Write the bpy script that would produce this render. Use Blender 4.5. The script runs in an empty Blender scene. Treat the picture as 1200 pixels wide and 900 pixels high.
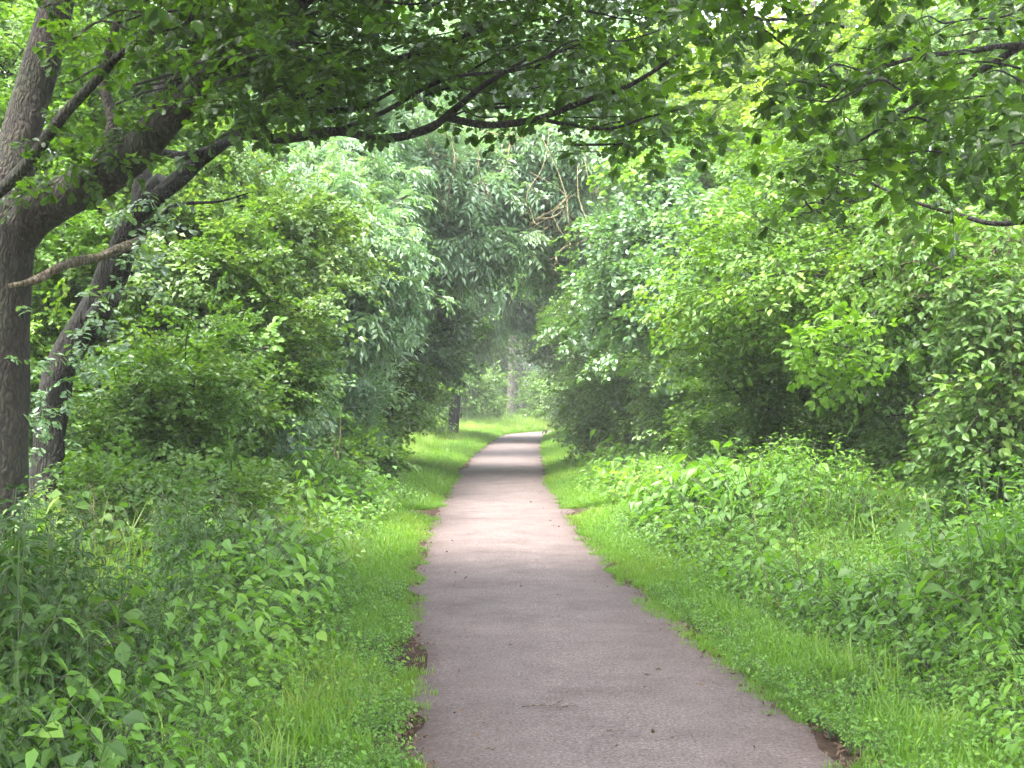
import bpy, math, random
import numpy as np
from mathutils import Vector
rng = np.random.default_rng(7)
random.seed(7)
C = bpy.context.scene.collection
S = bpy.context.scene
PI = math.pi
FOC, HZ, CAMZ = 1600.0, 470.0, 1.65      # focal length and horizon of the photograph, eye height

def at(x, y, d):
    """a point seen at photo position x, y from d metres away"""
    return np.array([(x - 600) / FOC * d, d, CAMZ + (HZ - y) / FOC * d])

# ------------------------------------------------------------------ path line and ground height
_py = np.array([-30, -8, 0, 6.1, 8, 11.5, 14.7, 20, 26, 33, 44, 58, 67, 71, 75, 79, 85, 95, 140])
_px = np.array([2.6, 1.5, 1.0, .57, .38, .12, -.05, -.16, -.22, -.24, -.1, .27, .62, 1.4, 3.6, 8, 16, 30, 90])
_yy = np.linspace(-30, 140, 1701)
_xx = np.interp(_yy, _py, _px)
_k = np.hanning(61); _k /= _k.sum()
_xx[30:-30] = np.convolve(_xx, _k, 'valid')
HALF = .98
def cx(y): return np.interp(y, _yy, _xx)
def sstep(a, b, v):
    t = np.clip((v - a) / (b - a), 0, 1); return t * t * (3 - 2 * t)
def gz(x, y):
    x = np.asarray(x, float); y = np.asarray(y, float)
    s = np.abs(x - cx(y)) - HALF
    off = sstep(0.0, 1.5, s)
    z = .05 * off * (np.sin(x * 1.7 + y * .6) * .5 + np.sin(x * .5 - y * .9) * .5)
    z = z - .025 * sstep(.0, .18, -s) * 0
    z = z + .5 * sstep(71, 90, y)
    z = z + .25 * sstep(1.2, 5, s) * sstep(20, 40, y)
    return z

# ------------------------------------------------------------------ mesh templates
class T:
    def __init__(s, V, L, N, M=None, t=None):
        s.V = np.asarray(V, float).reshape(-1, 3); s.L = np.asarray(L, np.int32); s.N = np.asarray(N, np.int32)
        s.M = np.zeros(len(s.N), np.int32) if M is None else np.asarray(M, np.int32)
        s.t = np.full(len(s.V), .5) if t is None else np.asarray(t, float)
def faces(V, F, mat=0):
    return T(V, [i for f in F for i in f], [len(f) for f in F], [mat] * len(F))
def merge(ts):
    ts = [t for t in ts if len(t.V)]
    off = np.cumsum([0] + [len(t.V) for t in ts])
    return T(np.concatenate([t.V for t in ts]), np.concatenate([t.L + o for t, o in zip(ts, off)]),
             np.concatenate([t.N for t in ts]), np.concatenate([t.M for t in ts]), np.concatenate([t.t for t in ts]))
def inst(t, R, P, tint=None):
    K = len(P); n = len(t.V)
    if K == 0: return T(np.zeros((0, 3)), [], [])
    V = np.einsum('kij,nj->kni', R, t.V) + P[:, None, :]
    L = (t.L[None, :] + (np.arange(K) * n)[:, None]).ravel()
    tt = np.tile(t.t, (K, 1))
    if tint is not None: tt = np.clip(tt * .55 + tint[:, None] * .6 - .08, 0, 1)
    return T(V.reshape(-1, 3), L, np.tile(t.N, K), np.tile(t.M, K), tt.ravel())
def inst_var(ts, R, P, tint):
    pick = rng.integers(0, len(ts), len(P))
    return merge([inst(t, R[pick == i], P[pick == i], tint[pick == i]) for i, t in enumerate(ts)])
def norm(v): return v / np.maximum(np.linalg.norm(v, axis=-1, keepdims=True), 1e-9)
def frame(ax, up, sc=None):
    """matrices whose Y column is the axis and Z column leans to up"""
    ax = norm(np.asarray(ax, float)); up = np.asarray(up, float)
    side = norm(np.cross(ax, up)); n = np.cross(side, ax)
    R = np.stack([side, ax, n], axis=-1)
    return R if sc is None else R * np.asarray(sc)[:, None, None]
def one(t, ax, up, P, sc=1.0, tint=None):
    return inst(t, frame([ax], [up], [sc]), np.array([P]), None if tint is None else np.array([tint]))
def build(name, t, mats, parent=None, smooth=False):
    me = bpy.data.meshes.new(name)
    nf, nl = len(t.N), len(t.L)
    me.vertices.add(len(t.V)); me.vertices.foreach_set('co', t.V.astype(np.float32).ravel())
    me.loops.add(nl); me.loops.foreach_set('vertex_index', t.L)
    me.polygons.add(nf)
    me.polygons.foreach_set('loop_start', np.concatenate([[0], np.cumsum(t.N)[:-1]]).astype(np.int32))
    me.polygons.foreach_set('material_index', t.M)
    sm = np.zeros(nf, bool)
    if smooth: sm[:] = True
    else: sm[t.M == 1] = True
    me.polygons.foreach_set('use_smooth', sm)
    a = me.attributes.new('tint', 'FLOAT', 'POINT'); a.data.foreach_set('value', t.t.astype(np.float32))
    for m in mats: me.materials.append(m)
    me.update(calc_edges=True)
    o = bpy.data.objects.new(name, me); C.objects.link(o)
    if parent is not None:
        o.parent = parent
    return o
def local(t, P):
    t.V = t.V - np.asarray(P); return t
def empty(name, P, label, cat, group=None):
    o = bpy.data.objects.new(name, None); C.objects.link(o); o.location = P
    o.empty_display_size = .2
    return tag(o, label, cat, group)
def tag(o, label=None, cat=None, group=None, kind=None):
    if label: o['label'] = label
    if cat: o['category'] = cat
    if group: o['group'] = group
    if kind: o['kind'] = kind
    return o

def smooth_line(P, n=6):
    P = np.asarray(P, float)
    if len(P) < 3: return P
    Q = np.vstack([2 * P[0] - P[1], P, 2 * P[-1] - P[-2]]); out = []
    for i in range(1, len(Q) - 2):
        for t in np.linspace(0, 1, n, endpoint=False):
            a, b, c, d = Q[i - 1:i + 3]
            out.append(.5 * ((2 * b) + (c - a) * t + (2 * a - 5 * b + 4 * c - d) * t ** 2 + (3 * b - a - 3 * c + d) * t ** 3))
    return np.array(out + [P[-1]])
def tube(P, r, sides=6, mat=1, lump=0.0):
    P = np.asarray(P, float); n = len(P); r = np.interp(np.linspace(0, 1, n), np.linspace(0, 1, len(r)), r)
    d = norm(np.gradient(P, axis=0)); ref = np.array([.31, .17, .93]) if abs(d[0][2]) < .8 else np.array([.9, .31, .1])
    V = []
    a = np.arange(sides) / sides * 2 * PI
    for i in range(n):
        s = norm(np.cross(d[i], ref)); u = np.cross(s, d[i])
        rr = np.full(sides, r[i])
        if lump: rr = rr * (1 + lump * (np.sin(a * 3 + i * .7) * .5 + np.sin(a * 2 - i * 1.1 + 1) * .5 + rng.normal(0, .25, sides)))
        V.append(P[i] + np.cos(a)[:, None] * s * rr[:, None] + np.sin(a)[:, None] * u * rr[:, None])
    V = np.concatenate(V); F = []
    for i in range(n - 1):
        for k in range(sides):
            F.append((i * sides + k, i * sides + (k + 1) % sides, (i + 1) * sides + (k + 1) % sides, (i + 1) * sides + k))
    F.append(tuple(range(sides))[::-1]); F.append(tuple(range((n - 1) * sides, n * sides)))
    return faces(V, F, mat)

# ------------------------------------------------------------------ leaves
def leaf(L, W, prof=(.75, 1.0, .6), fold=.25, curl=.15):
    n = len(prof) + 1
    ts = np.linspace(0, 1, n + 1)
    mid = np.stack([0 * ts, ts * L, -curl * L * ts ** 2], 1)
    V = [m for m in mid]
    li, ri = [None], [None]
    for i, p in enumerate(prof):
        w = W * p * .5; m = mid[i + 1]
        li.append(len(V)); V.append(m + np.array([-w, .04 * L, fold * w])); ri.append(len(V)); V.append(m + np.array([w, .04 * L, fold * w]))
    F = [(0, 1, li[1]), (0, ri[1], 1)]
    for i in range(1, n - 1):
        F += [(i, i + 1, li[i + 1], li[i]), (i, ri[i], ri[i + 1], i + 1)]
    F += [(n - 1, n, li[n - 1]), (n - 1, ri[n - 1], n)]
    return faces(V, F, 0)
def diamond(L, W, fold=.3, curl=.1):
    return faces([(0, 0, 0), (-W / 2, L * .45, fold * W / 2), (W / 2, L * .45, fold * W / 2), (0, L, -curl * L)], [(0, 2, 3), (0, 3, 1)], 0)
OAK = leaf(.115, .072, (.32, .62, .42, 1.0, .6, .92, .5), .2, .2)
OAK_FAR = leaf(.12, .075, (.5, 1.0, .75), .2, .2)
OVATE = leaf(.085, .052, (.7, 1.0, .55), .3, .25)
BROAD = leaf(.10, .08, (.75, 1.0, .85, .45), .25, .25)
SMALL = diamond(.066, .048)
NETTLE = leaf(.10, .048, (.95, .8, .4), .3, .35)
LEAFLET = leaf(.125, .046, (1.0,), .3, .3)
LEAFLET_FAR = diamond(.15, .06, .3, .25)

def rand_leaf(l, ax, up, P, sc=1.0):
    t = one(l, ax, up, P, sc); t.t[:] = rng.random(); return t
def spray(lf, length, n, spread=55, sc=(.75, 1.15), tip=4, droop=.2, twig=.0035, sides=1):
    """a leafy twig pointing along +Y, flattish, leaves alternate"""
    ts = np.linspace(0, 1, 5)
    P = np.stack([np.sin(ts * 3 + rng.random() * 6) * .04 * length, ts * length, -droop * length * ts ** 2], 1)
    out = [tube(P, [twig, twig * .5], 3, 1)]
    for i in range(n):
        t = .12 + .88 * (i + rng.random() * .6) / n
        p = np.array([np.interp(t, ts, P[:, k]) for k in range(3)])
        if sides == 2:                                   # side twiglets widen the spray
            p = p + np.array([rng.normal(0, .22) * length * (1 - .5 * t), 0, rng.normal(0, .06) * length])
        a = math.radians(spread + rng.normal(0, 18)) * (1 if i % 2 else -1)
        ax = (math.sin(a), math.cos(a), -.15 + rng.normal(0, .25))
        out.append(rand_leaf(lf, ax, (rng.normal(0, .35), rng.normal(0, .35), 1), p, rng.uniform(*sc)))
    for i in range(tip):
        a = math.radians(rng.uniform(-60, 60))
        out.append(rand_leaf(lf, (math.sin(a), math.cos(a), -.2 + rng.normal(0, .2)), (rng.normal(0, .3), rng.normal(0, .3), 1), P[-1], rng.uniform(*sc)))
    return merge(out)
def pinnate(lf, L, pairs=3, droop=.45):
    ts = np.linspace(0, 1, 5)
    P = np.stack([0 * ts, ts * L, -droop * L * ts ** 2], 1); out = [tube(P, [.002, .001], 3, 1)]
    for i in range(pairs):
        t = .28 + .62 * i / pairs; p = np.array([0, t * L, -droop * L * t ** 2])
        for sgn in (-1, 1):
            out.append(one(lf, (sgn * .85, .55, -.25 + rng.normal(0, .08)), (0, -.2, 1), p))
    out.append(one(lf, (0, 1, -.6), (0, .3, 1), P[-1]))
    return merge(out)
def ash_spray(lf, n=6, L=.26, length=.3):
    out = [tube([(0, 0, 0), (0, length * .5, .02), (0, length, 0)], [.006, .004], 3, 1)]
    for i in range(n):
        pn = pinnate(lf, L * rng.uniform(.8, 1.15), 3, rng.uniform(.3, .7))
        a = i * 2.4 + rng.normal(0, .3); e = .9
        ax = (math.sin(a) * e, .45 + rng.random() * .4, math.cos(a) * .35 + .1)
        t = one(pn, ax, (0, 0, 1), (0, length * (.4 + .6 * i / n), 0)); t.t[:] = rng.random(); out.append(t)
    return merge(out)
SPR = {
    'oak': [spray(OAK, .38, 8, 60, tip=5, droop=.25) for _ in range(5)],
    'oakfar': [spray(OAK_FAR, .5, 13, 60, tip=5, droop=.25, sides=2) for _ in range(4)],
    'ash': [ash_spray(LEAFLET, 5, .30) for _ in range(4)],
    'ashfar': [ash_spray(LEAFLET_FAR, 5, .3, .35) for _ in range(4)],
    'ovate': [spray(OVATE, .45, 15, 55, tip=4, droop=.25, sides=2) for _ in range(4)],
    'small': [spray(SMALL, .42, 30, 55, tip=4, droop=.2, sides=2) for _ in range(5)],
    'broad': [spray(BROAD, .45, 12, 60, tip=4, droop=.3, sides=2) for _ in range(4)],
    'far': [spray(diamond(.13, .10), .8, 22, 60, tip=4, droop=.25, twig=.006, sides=2) for _ in range(4)],
}

# ------------------------------------------------------------------ materials
def mat_new(name):
    m = bpy.data.materials.new(name); m.use_nodes = True
    nt = m.node_tree; nt.nodes.clear()
    return m, nt, nt.nodes, nt.links
def ramp(nodes, stops):
    r = nodes.new('ShaderNodeValToRGB'); e = r.color_ramp.elements
    while len(e) < len(stops): e.new(.5)
    for k, (p, c) in enumerate(stops): e[k].position = p; e[k].color = (*c, 1)
    return r
def leaf_mat(name, dark, light, odd=None, trans=.35, rough=.42, tcol=None, spec=.32, gain=1.32):
    m, nt, N, L = mat_new(name)
    out = N.new('ShaderNodeOutputMaterial'); at_ = N.new('ShaderNodeAttribute'); at_.attribute_name = 'tint'
    stops = [(.05, dark), (.75, light)]
    if odd: stops.append((1.0, odd))
    stops = [(p, (c[0] * gain * .84, c[1] * gain, c[2] * gain * .55) if gain != 1 else c) for p, c in stops]
    r = ramp(N, stops); L.new(at_.outputs['Fac'], r.inputs[0])
    pb = N.new('ShaderNodeBsdfPrincipled'); pb.inputs['Roughness'].default_value = rough
    pb.inputs['Specular IOR Level'].default_value = spec
    L.new(r.outputs[0], pb.inputs['Base Color'])
    tb = N.new('ShaderNodeBsdfTranslucent')
    mx = N.new('ShaderNodeMix'); mx.data_type = 'RGBA'; mx.blend_type = 'MULTIPLY'; mx.inputs[0].default_value = 1
    L.new(r.outputs[0], mx.inputs[6]); mx.inputs[7].default_value = (*(tcol or (1.7, 1.75, .55)), 1)
    L.new(mx.outputs[2], tb.inputs['Color'])
    ms = N.new('ShaderNodeMixShader'); ms.inputs[0].default_value = trans
    L.new(pb.outputs[0], ms.inputs[1]); L.new(tb.outputs[0], ms.inputs[2]); L.new(ms.outputs[0], out.inputs[0])
    return m
def bark_mat(name, a, b, moss, sc=9.0, bump=.6):
    m, nt, N, L = mat_new(name)
    out = N.new('ShaderNodeOutputMaterial'); tc = N.new('ShaderNodeTexCoord'); mp = N.new('ShaderNodeMapping')
    mp.inputs['Scale'].default_value = (sc, sc, sc * .22)
    nw = N.new('ShaderNodeTexNoise'); nw.inputs['Scale'].default_value = 5; nw.inputs['Detail'].default_value = 3; L.new(tc.outputs['Object'], nw.inputs['Vector'])
    va = N.new('ShaderNodeVectorMath'); va.operation = 'MULTIPLY_ADD'; va.inputs[1].default_value = (.12, .12, .12); L.new(nw.outputs['Color'], va.inputs[0]); L.new(tc.outputs['Object'], va.inputs[2]); L.new(va.outputs[0], mp.inputs[0])
    n1 = N.new('ShaderNodeTexNoise'); n1.inputs['Scale'].default_value = 2.2; n1.inputs['Detail'].default_value = 6; n1.inputs['Roughness'].default_value = .65
    L.new(mp.outputs[0], n1.inputs['Vector'])
    vo = N.new('ShaderNodeTexVoronoi'); vo.feature = 'DISTANCE_TO_EDGE'; vo.inputs['Scale'].default_value = 2.4; L.new(mp.outputs[0], vo.inputs['Vector'])
    r = ramp(N, [(.3, a), (.7, b)]); L.new(n1.outputs['Fac'], r.inputs[0])
    n2 = N.new('ShaderNodeTexNoise'); n2.inputs['Scale'].default_value = 2.0; n2.inputs['Detail'].default_value = 4; L.new(tc.outputs['Object'], n2.inputs['Vector'])
    r2 = ramp(N, [(.45, (0, 0, 0)), (.65, (1, 1, 1))]); L.new(n2.outputs['Fac'], r2.inputs[0])
    mx = N.new('ShaderNodeMix'); mx.data_type = 'RGBA'; L.new(r2.outputs[0], mx.inputs[0]); L.new(r.outputs[0], mx.inputs[6]); mx.inputs[7].default_value = (*moss, 1)
    rf = ramp(N, [(.0, (.22, .2, .18)), (.16, (1, 1, 1))]); L.new(vo.outputs['Distance'], rf.inputs[0])      # fissures, crease shade painted into the colour
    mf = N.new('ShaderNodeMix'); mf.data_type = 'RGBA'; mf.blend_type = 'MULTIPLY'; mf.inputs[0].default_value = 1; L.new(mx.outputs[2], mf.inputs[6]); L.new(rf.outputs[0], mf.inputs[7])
    pb = N.new('ShaderNodeBsdfPrincipled'); pb.inputs['Roughness'].default_value = .9; L.new(mf.outputs[2], pb.inputs['Base Color'])
    ad = N.new('ShaderNodeMath'); ad.operation = 'MULTIPLY_ADD'; ad.inputs[1].default_value = 1.2; L.new(vo.outputs['Distance'], ad.inputs[0]); L.new(n1.outputs['Fac'], ad.inputs[2])
    bp = N.new('ShaderNodeBump'); bp.inputs['Strength'].default_value = bump; bp.inputs['Distance'].default_value = .05
    L.new(ad.outputs[0], bp.inputs['Height']); L.new(bp.outputs[0], pb.inputs['Normal']); L.new(pb.outputs[0], out.inputs[0])
    return m
M = {
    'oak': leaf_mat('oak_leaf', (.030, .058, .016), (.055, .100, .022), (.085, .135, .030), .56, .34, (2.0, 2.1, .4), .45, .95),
    'oak_lit': leaf_mat('lit_oak_leaf', (.11, .19, .028), (.17, .265, .04), (.20, .30, .05), .42, .42, (1.3, 1.45, .5), .35, 1.12),  # sunlight on the two sprigs is put into this brighter leaf colour
    'oak_grey': leaf_mat('grey_oak_leaf', (.042, .080, .055), (.090, .140, .10), (.12, .17, .12), .3, .33, None, .8, 1.6),
    'ash': leaf_mat('ash_leaf', (.065, .105, .10), (.135, .185, .175), (.18, .22, .20), .36, .33, (1.6, 1.75, .8), .8, 1.6),
    'maple': leaf_mat('maple_leaf', (.050, .092, .022), (.085, .145, .032), (.15, .19, .045), .38, .42),
    'yellow': leaf_mat('yellow_green_leaf', (.11, .15, .026), (.165, .22, .042), (.20, .25, .06), .45, .42, None, .32, 1.15),
    'haw': leaf_mat('hawthorn_leaf', (.040, .074, .026), (.074, .122, .038), (.11, .145, .045), .36, .40, None, .4, 1.45),
    'haw_pale': leaf_mat('pale_hawthorn_leaf', (.050, .084, .036), (.095, .138, .062), (.15, .17, .07), .36, .38, None, .5, 1.4),
    'elder': leaf_mat('elder_leaf', (.040, .080, .026), (.075, .125, .035), (.12, .16, .05), .35, .42),
    'nettle': leaf_mat('shaded_nettle_leaf', (.035, .080, .026), (.062, .125, .030), (.095, .165, .040), .38, .46, None, .36, .7),  # left bed: the oak's shade is painted in as a darker green
    'nettle_lit': leaf_mat('lit_nettle_leaf', (.055, .115, .026), (.095, .175, .036), (.14, .215, .055), .40, .46, None, .42),  # lit copy of the nettle leaf, brightness put into the colour
    'herb': leaf_mat('herb_leaf', (.055, .110, .026), (.100, .180, .038), (.16, .23, .06), .40, .46, None, .4),
    'grass': leaf_mat('grass_blade', (.065, .125, .020), (.115, .195, .032), (.20, .20, .07), .38, .45, None, .3, 1.12),
    'hay': leaf_mat('tall_grass_blade', (.10, .155, .045), (.165, .22, .07), (.28, .25, .12), .38, .5),
    'dead': leaf_mat('dry_leaf', (.05, .028, .018), (.105, .066, .040), (.20, .15, .10), .15, .7, (1.1, 1, .8), .3, 1),
    'flower': leaf_mat('white_flower', (.55, .55, .46), (.72, .70, .62), (.75, .66, .62), .3, .7, (1, 1, 1), .2, 1),
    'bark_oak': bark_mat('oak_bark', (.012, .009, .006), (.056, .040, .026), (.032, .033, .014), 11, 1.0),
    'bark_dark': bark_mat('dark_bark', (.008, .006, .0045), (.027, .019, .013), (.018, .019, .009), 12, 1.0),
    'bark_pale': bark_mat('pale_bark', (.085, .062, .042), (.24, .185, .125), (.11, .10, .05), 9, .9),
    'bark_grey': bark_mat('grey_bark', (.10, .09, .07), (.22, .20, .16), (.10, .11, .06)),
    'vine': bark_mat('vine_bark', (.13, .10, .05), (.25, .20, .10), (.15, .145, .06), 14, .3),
    'weed': leaf_mat('pale_weed_leaf', (.085, .135, .050), (.135, .190, .085), (.22, .25, .14), .42, .38, None, .55, 1.6),
    'stem': leaf_mat('green_stem', (.035, .06, .018), (.06, .09, .03), None, .0, .6, gain=1),
}

def ground_mat():
    m, nt, N, L = mat_new('woodland_soil')
    out = N.new('ShaderNodeOutputMaterial'); tc = N.new('ShaderNodeTexCoord')
    n1 = N.new('ShaderNodeTexNoise'); n1.inputs['Scale'].default_value = 14; n1.inputs['Detail'].default_value = 8; n1.inputs['Roughness'].default_value = .7; L.new(tc.outputs['Object'], n1.inputs['Vector'])
    r1 = ramp(N, [(.3, (.016, .011, .008)), (.55, (.040, .027, .019)), (.75, (.085, .060, .045))]); L.new(n1.outputs['Fac'], r1.inputs[0])
    n2 = N.new('ShaderNodeTexNoise'); n2.inputs['Scale'].default_value = 1.1; n2.inputs['Detail'].default_value = 5; L.new(tc.outputs['Object'], n2.inputs['Vector'])
    r2 = ramp(N, [(.42, (0, 0, 0)), (.58, (1, 1, 1))]); L.new(n2.outputs['Fac'], r2.inputs[0])
    at_ = N.new('ShaderNodeAttribute'); at_.attribute_name = 'tint'
    mu = N.new('ShaderNodeMath'); mu.operation = 'MULTIPLY'; L.new(r2.outputs[0], mu.inputs[0]); L.new(at_.outputs['Fac'], mu.inputs[1])
    mx = N.new('ShaderNodeMix'); mx.data_type = 'RGBA'; L.new(mu.outputs[0], mx.inputs[0]); L.new(r1.outputs[0], mx.inputs[6]); mx.inputs[7].default_value = (.055, .09, .022, 1)
    pb = N.new('ShaderNodeBsdfPrincipled'); pb.inputs['Roughness'].default_value = 1.0; pb.inputs['Specular IOR Level'].default_value = .05; L.new(mx.outputs[2], pb.inputs['Base Color'])
    bp = N.new('ShaderNodeBump'); bp.inputs['Strength'].default_value = .8; bp.inputs['Distance'].default_value = .03
    L.new(n1.outputs['Fac'], bp.inputs['Height']); L.new(bp.outputs[0], pb.inputs['Normal']); L.new(pb.outputs[0], out.inputs[0])
    return m
def path_mat():
    m, nt, N, L = mat_new('worn_asphalt')
    out = N.new('ShaderNodeOutputMaterial'); tc = N.new('ShaderNodeTexCoord')
    def noise(sc, det=4, rough=.6):
        n = N.new('ShaderNodeTexNoise'); n.inputs['Scale'].default_value = sc; n.inputs['Detail'].default_value = det; n.inputs['Roughness'].default_value = rough
        L.new(tc.outputs['Object'], n.inputs['Vector']); return n
    a = noise(60, 6, .85); b = noise(1.6, 8, .72); c = noise(22, 5, .7)
    r = ramp(N, [(.34, (.028, .021, .020)), (.5, (.094, .075, .071)), (.66, (.20, .170, .162))]); L.new(a.outputs['Fac'], r.inputs[0])
    rb = ramp(N, [(.3, (.60, .56, .56)), (.48, (.92, .90, .90)), (.56, (1.02, 1.0, 1.0)), (.7, (1.25, 1.22, 1.2))]); L.new(b.outputs['Fac'], rb.inputs[0])
    m1 = N.new('ShaderNodeMix'); m1.data_type = 'RGBA'; m1.blend_type = 'MULTIPLY'; m1.inputs[0].default_value = 1; L.new(r.outputs[0], m1.inputs[6]); L.new(rb.outputs[0], m1.inputs[7])
    rc = ramp(N, [(.54, (0, 0, 0)), (.70, (1, 1, 1))]); L.new(c.outputs['Fac'], rc.inputs[0])
    at_ = N.new('ShaderNodeAttribute'); at_.attribute_name = 'tint'     # worn, soil-stained margins of the tarmac
    mu = N.new('ShaderNodeMath'); mu.operation = 'MULTIPLY_ADD'; mu.inputs[1].default_value = .35; L.new(rc.outputs[0], mu.inputs[0])
    mm = N.new('ShaderNodeMath'); mm.operation = 'MULTIPLY'; L.new(at_.outputs['Fac'], mm.inputs[0]); L.new(c.outputs['Fac'], mm.inputs[1])
    ms = N.new('ShaderNodeMath'); ms.operation = 'MULTIPLY'; ms.inputs[1].default_value = 1.5; L.new(mm.outputs[0], ms.inputs[0])
    L.new(ms.outputs[0], mu.inputs[2]); mu.use_clamp = True
    m2 = N.new('ShaderNodeMix'); m2.data_type = 'RGBA'; L.new(mu.outputs[0], m2.inputs[0]); L.new(m1.outputs[2], m2.inputs[6]); m2.inputs[7].default_value = (.045, .030, .026, 1)
    pb = N.new('ShaderNodeBsdfPrincipled'); pb.inputs['Roughness'].default_value = .9; pb.inputs['Specular IOR Level'].default_value = .2; L.new(m2.outputs[2], pb.inputs['Base Color'])
    bp = N.new('ShaderNodeBump'); bp.inputs['Strength'].default_value = .5; bp.inputs['Distance'].default_value = .008
    L.new(a.outputs['Fac'], bp.inputs['Height']); L.new(bp.outputs[0], pb.inputs['Normal']); L.new(pb.outputs[0], out.inputs[0])
    return m

# ------------------------------------------------------------------ setting: ground, path
def sheet(name, xs, ys, mat, kind='structure'):
    X, Y = np.meshgrid(xs, ys); Z = gz(X, Y)
    nx, ny = len(xs), len(ys)
    i = (np.arange(ny - 1)[:, None] * nx + np.arange(nx - 1)[None, :]).ravel()
    Fq = np.stack([i, i + 1, i + 1 + nx, i + nx], 1)
    t = T(np.stack([X, Y, Z], -1).reshape(-1, 3), Fq.ravel(), np.full(len(Fq), 4))
    s = np.abs(X - cx(Y)) - HALF
    g = np.clip(sstep(.15, .5, s), 0, 1).ravel(); t.t = g
    return tag(build(name, t, [mat], smooth=True), kind=kind)
xs = np.unique(np.concatenate([np.linspace(-130, -12, 24), np.linspace(-12, 12, 121), np.linspace(12, 130, 24)]))
ys = np.unique(np.concatenate([np.linspace(-25, 0, 14), np.linspace(0, 40, 161), np.linspace(40, 110, 120), np.linspace(110, 190, 24)]))
tag(sheet('ground', xs, ys, ground_mat()), 'brown woodland soil with patchy moss under the plants')
def make_path():
    yy = np.concatenate([np.arange(-20, 40, .15), np.arange(40, 86, .3)])
    cols = np.array([-1, -.93, -.8, -.4, 0, .4, .8, .93, 1]); nx = len(cols)
    d = np.gradient(cx(yy), yy); nrm = 1 / np.sqrt(1 + d * d)
    wob = [np.interp(yy, np.arange(-30, 125, .35), rng.normal(0, .045, 443)) + np.interp(yy, np.arange(-30, 125, 1.3), rng.normal(0, .04, 120)) for _ in range(2)]
    X = np.zeros((len(yy), nx)); Y = X.copy(); tt = X.copy()
    for k, c in enumerate(cols):
        e = (wob[0] if c < 0 else wob[1]) * (abs(c) > .9)
        w = c * HALF + e * np.sign(c)
        X[:, k] = cx(yy) + w * nrm; Y[:, k] = yy - w * d * nrm
        tt[:, k] = {1: 1., .93: .75, .8: .4}.get(abs(c), .0)
    Z = gz(np.where(True, cx(Y), X), Y) + .006 + .015 * (1 - (np.abs(cols)[None, :]) ** 2)
    i = (np.arange(len(yy) - 1)[:, None] * nx + np.arange(nx - 1)[None, :]).ravel()
    F = np.stack([i, i + 1, i + 1 + nx, i + nx], 1)
    t = T(np.stack([X, Y, Z], -1).reshape(-1, 3), F.ravel(), np.full(len(F), 4)); t.t = tt.ravel()
    tag(build('path', t, [path_mat()], smooth=True), 'narrow worn asphalt path curving away between the trees', kind='structure')
make_path()

# ------------------------------------------------------------------ trees
def clump_sprays(cents, outs, sizes, k, kind, sc, droop=.15, tilt=.32, flat=.5):
    """k leafy sprays around every clump centre"""
    n = len(cents)
    Cn = np.repeat(cents, k, 0); On = np.repeat(outs, k, 0); Sz = np.repeat(sizes, k, 0)
    off = rng.normal(0, 1, (n * k, 3)) * np.array([1, 1, flat]) * .5
    P = Cn + off * Sz[:, None]
    ax = norm(On * .55 + norm(off) * .6 + rng.normal(0, .35, (n * k, 3)) + np.array([0, 0, -droop]))
    ax[:, 2] *= .75
    up = np.array([0, 0, 1.0]) + rng.normal(0, tilt, (n * k, 3)) + On * .25
    ct = np.repeat(np.clip(rng.normal(.48, .28, n), 0, 1), k)
    tint = np.clip(ct + rng.normal(0, .12, n * k), 0, 1)
    R = frame(ax, up, sc * rng.uniform(.8, 1.25, n * k))
    P = P - ax * (.2 * sc)
    return inst_var(SPR[kind], R, P, tint)
def lobe_clumps(c, r, n, inner=.45):
    """clump centres on a cluster of smaller lobes set round one big lobe: billowing outline, dark hollows between"""
    m = max(4, min(10, n // 4)); r = np.array(r)
    sv = norm(rng.normal(0, 1, (m, 3)) + [0, 0, .15]); sc_ = c + sv * r * rng.uniform(.55, .85, (m, 1)); sr = r * rng.uniform(.34, .52, (m, 1))
    k = -(-n // m); idx = np.repeat(np.arange(m), k)[:n]
    v = norm(rng.normal(0, 1, (len(idx), 3)) + [0, 0, .3]); rad = inner + (1 - inner) * rng.random((len(idx), 1)) ** .5
    p = sc_[idx] + v * rad * sr[idx]
    core = rng.random(len(idx)) < .12
    p[core] = c + rng.normal(0, .3, (core.sum(), 3)) * r
    return p, norm(v * .6 + sv[idx] * .6)
def limb_to(a, b, r0, r1, sag=.12, sides=5):
    a = np.asarray(a); b = np.asarray(b); l = np.linalg.norm(b - a)
    j = rng.normal(0, .06, (2, 3)) * l
    P = smooth_line([a, a + (b - a) * .33 + j[0] + [0, 0, sag * l], a + (b - a) * .68 + j[1] + [0, 0, sag * l * .9], b], 4)
    return tube(P, [r0, r1], sides, 1)
ALL_TREES = []
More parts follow.
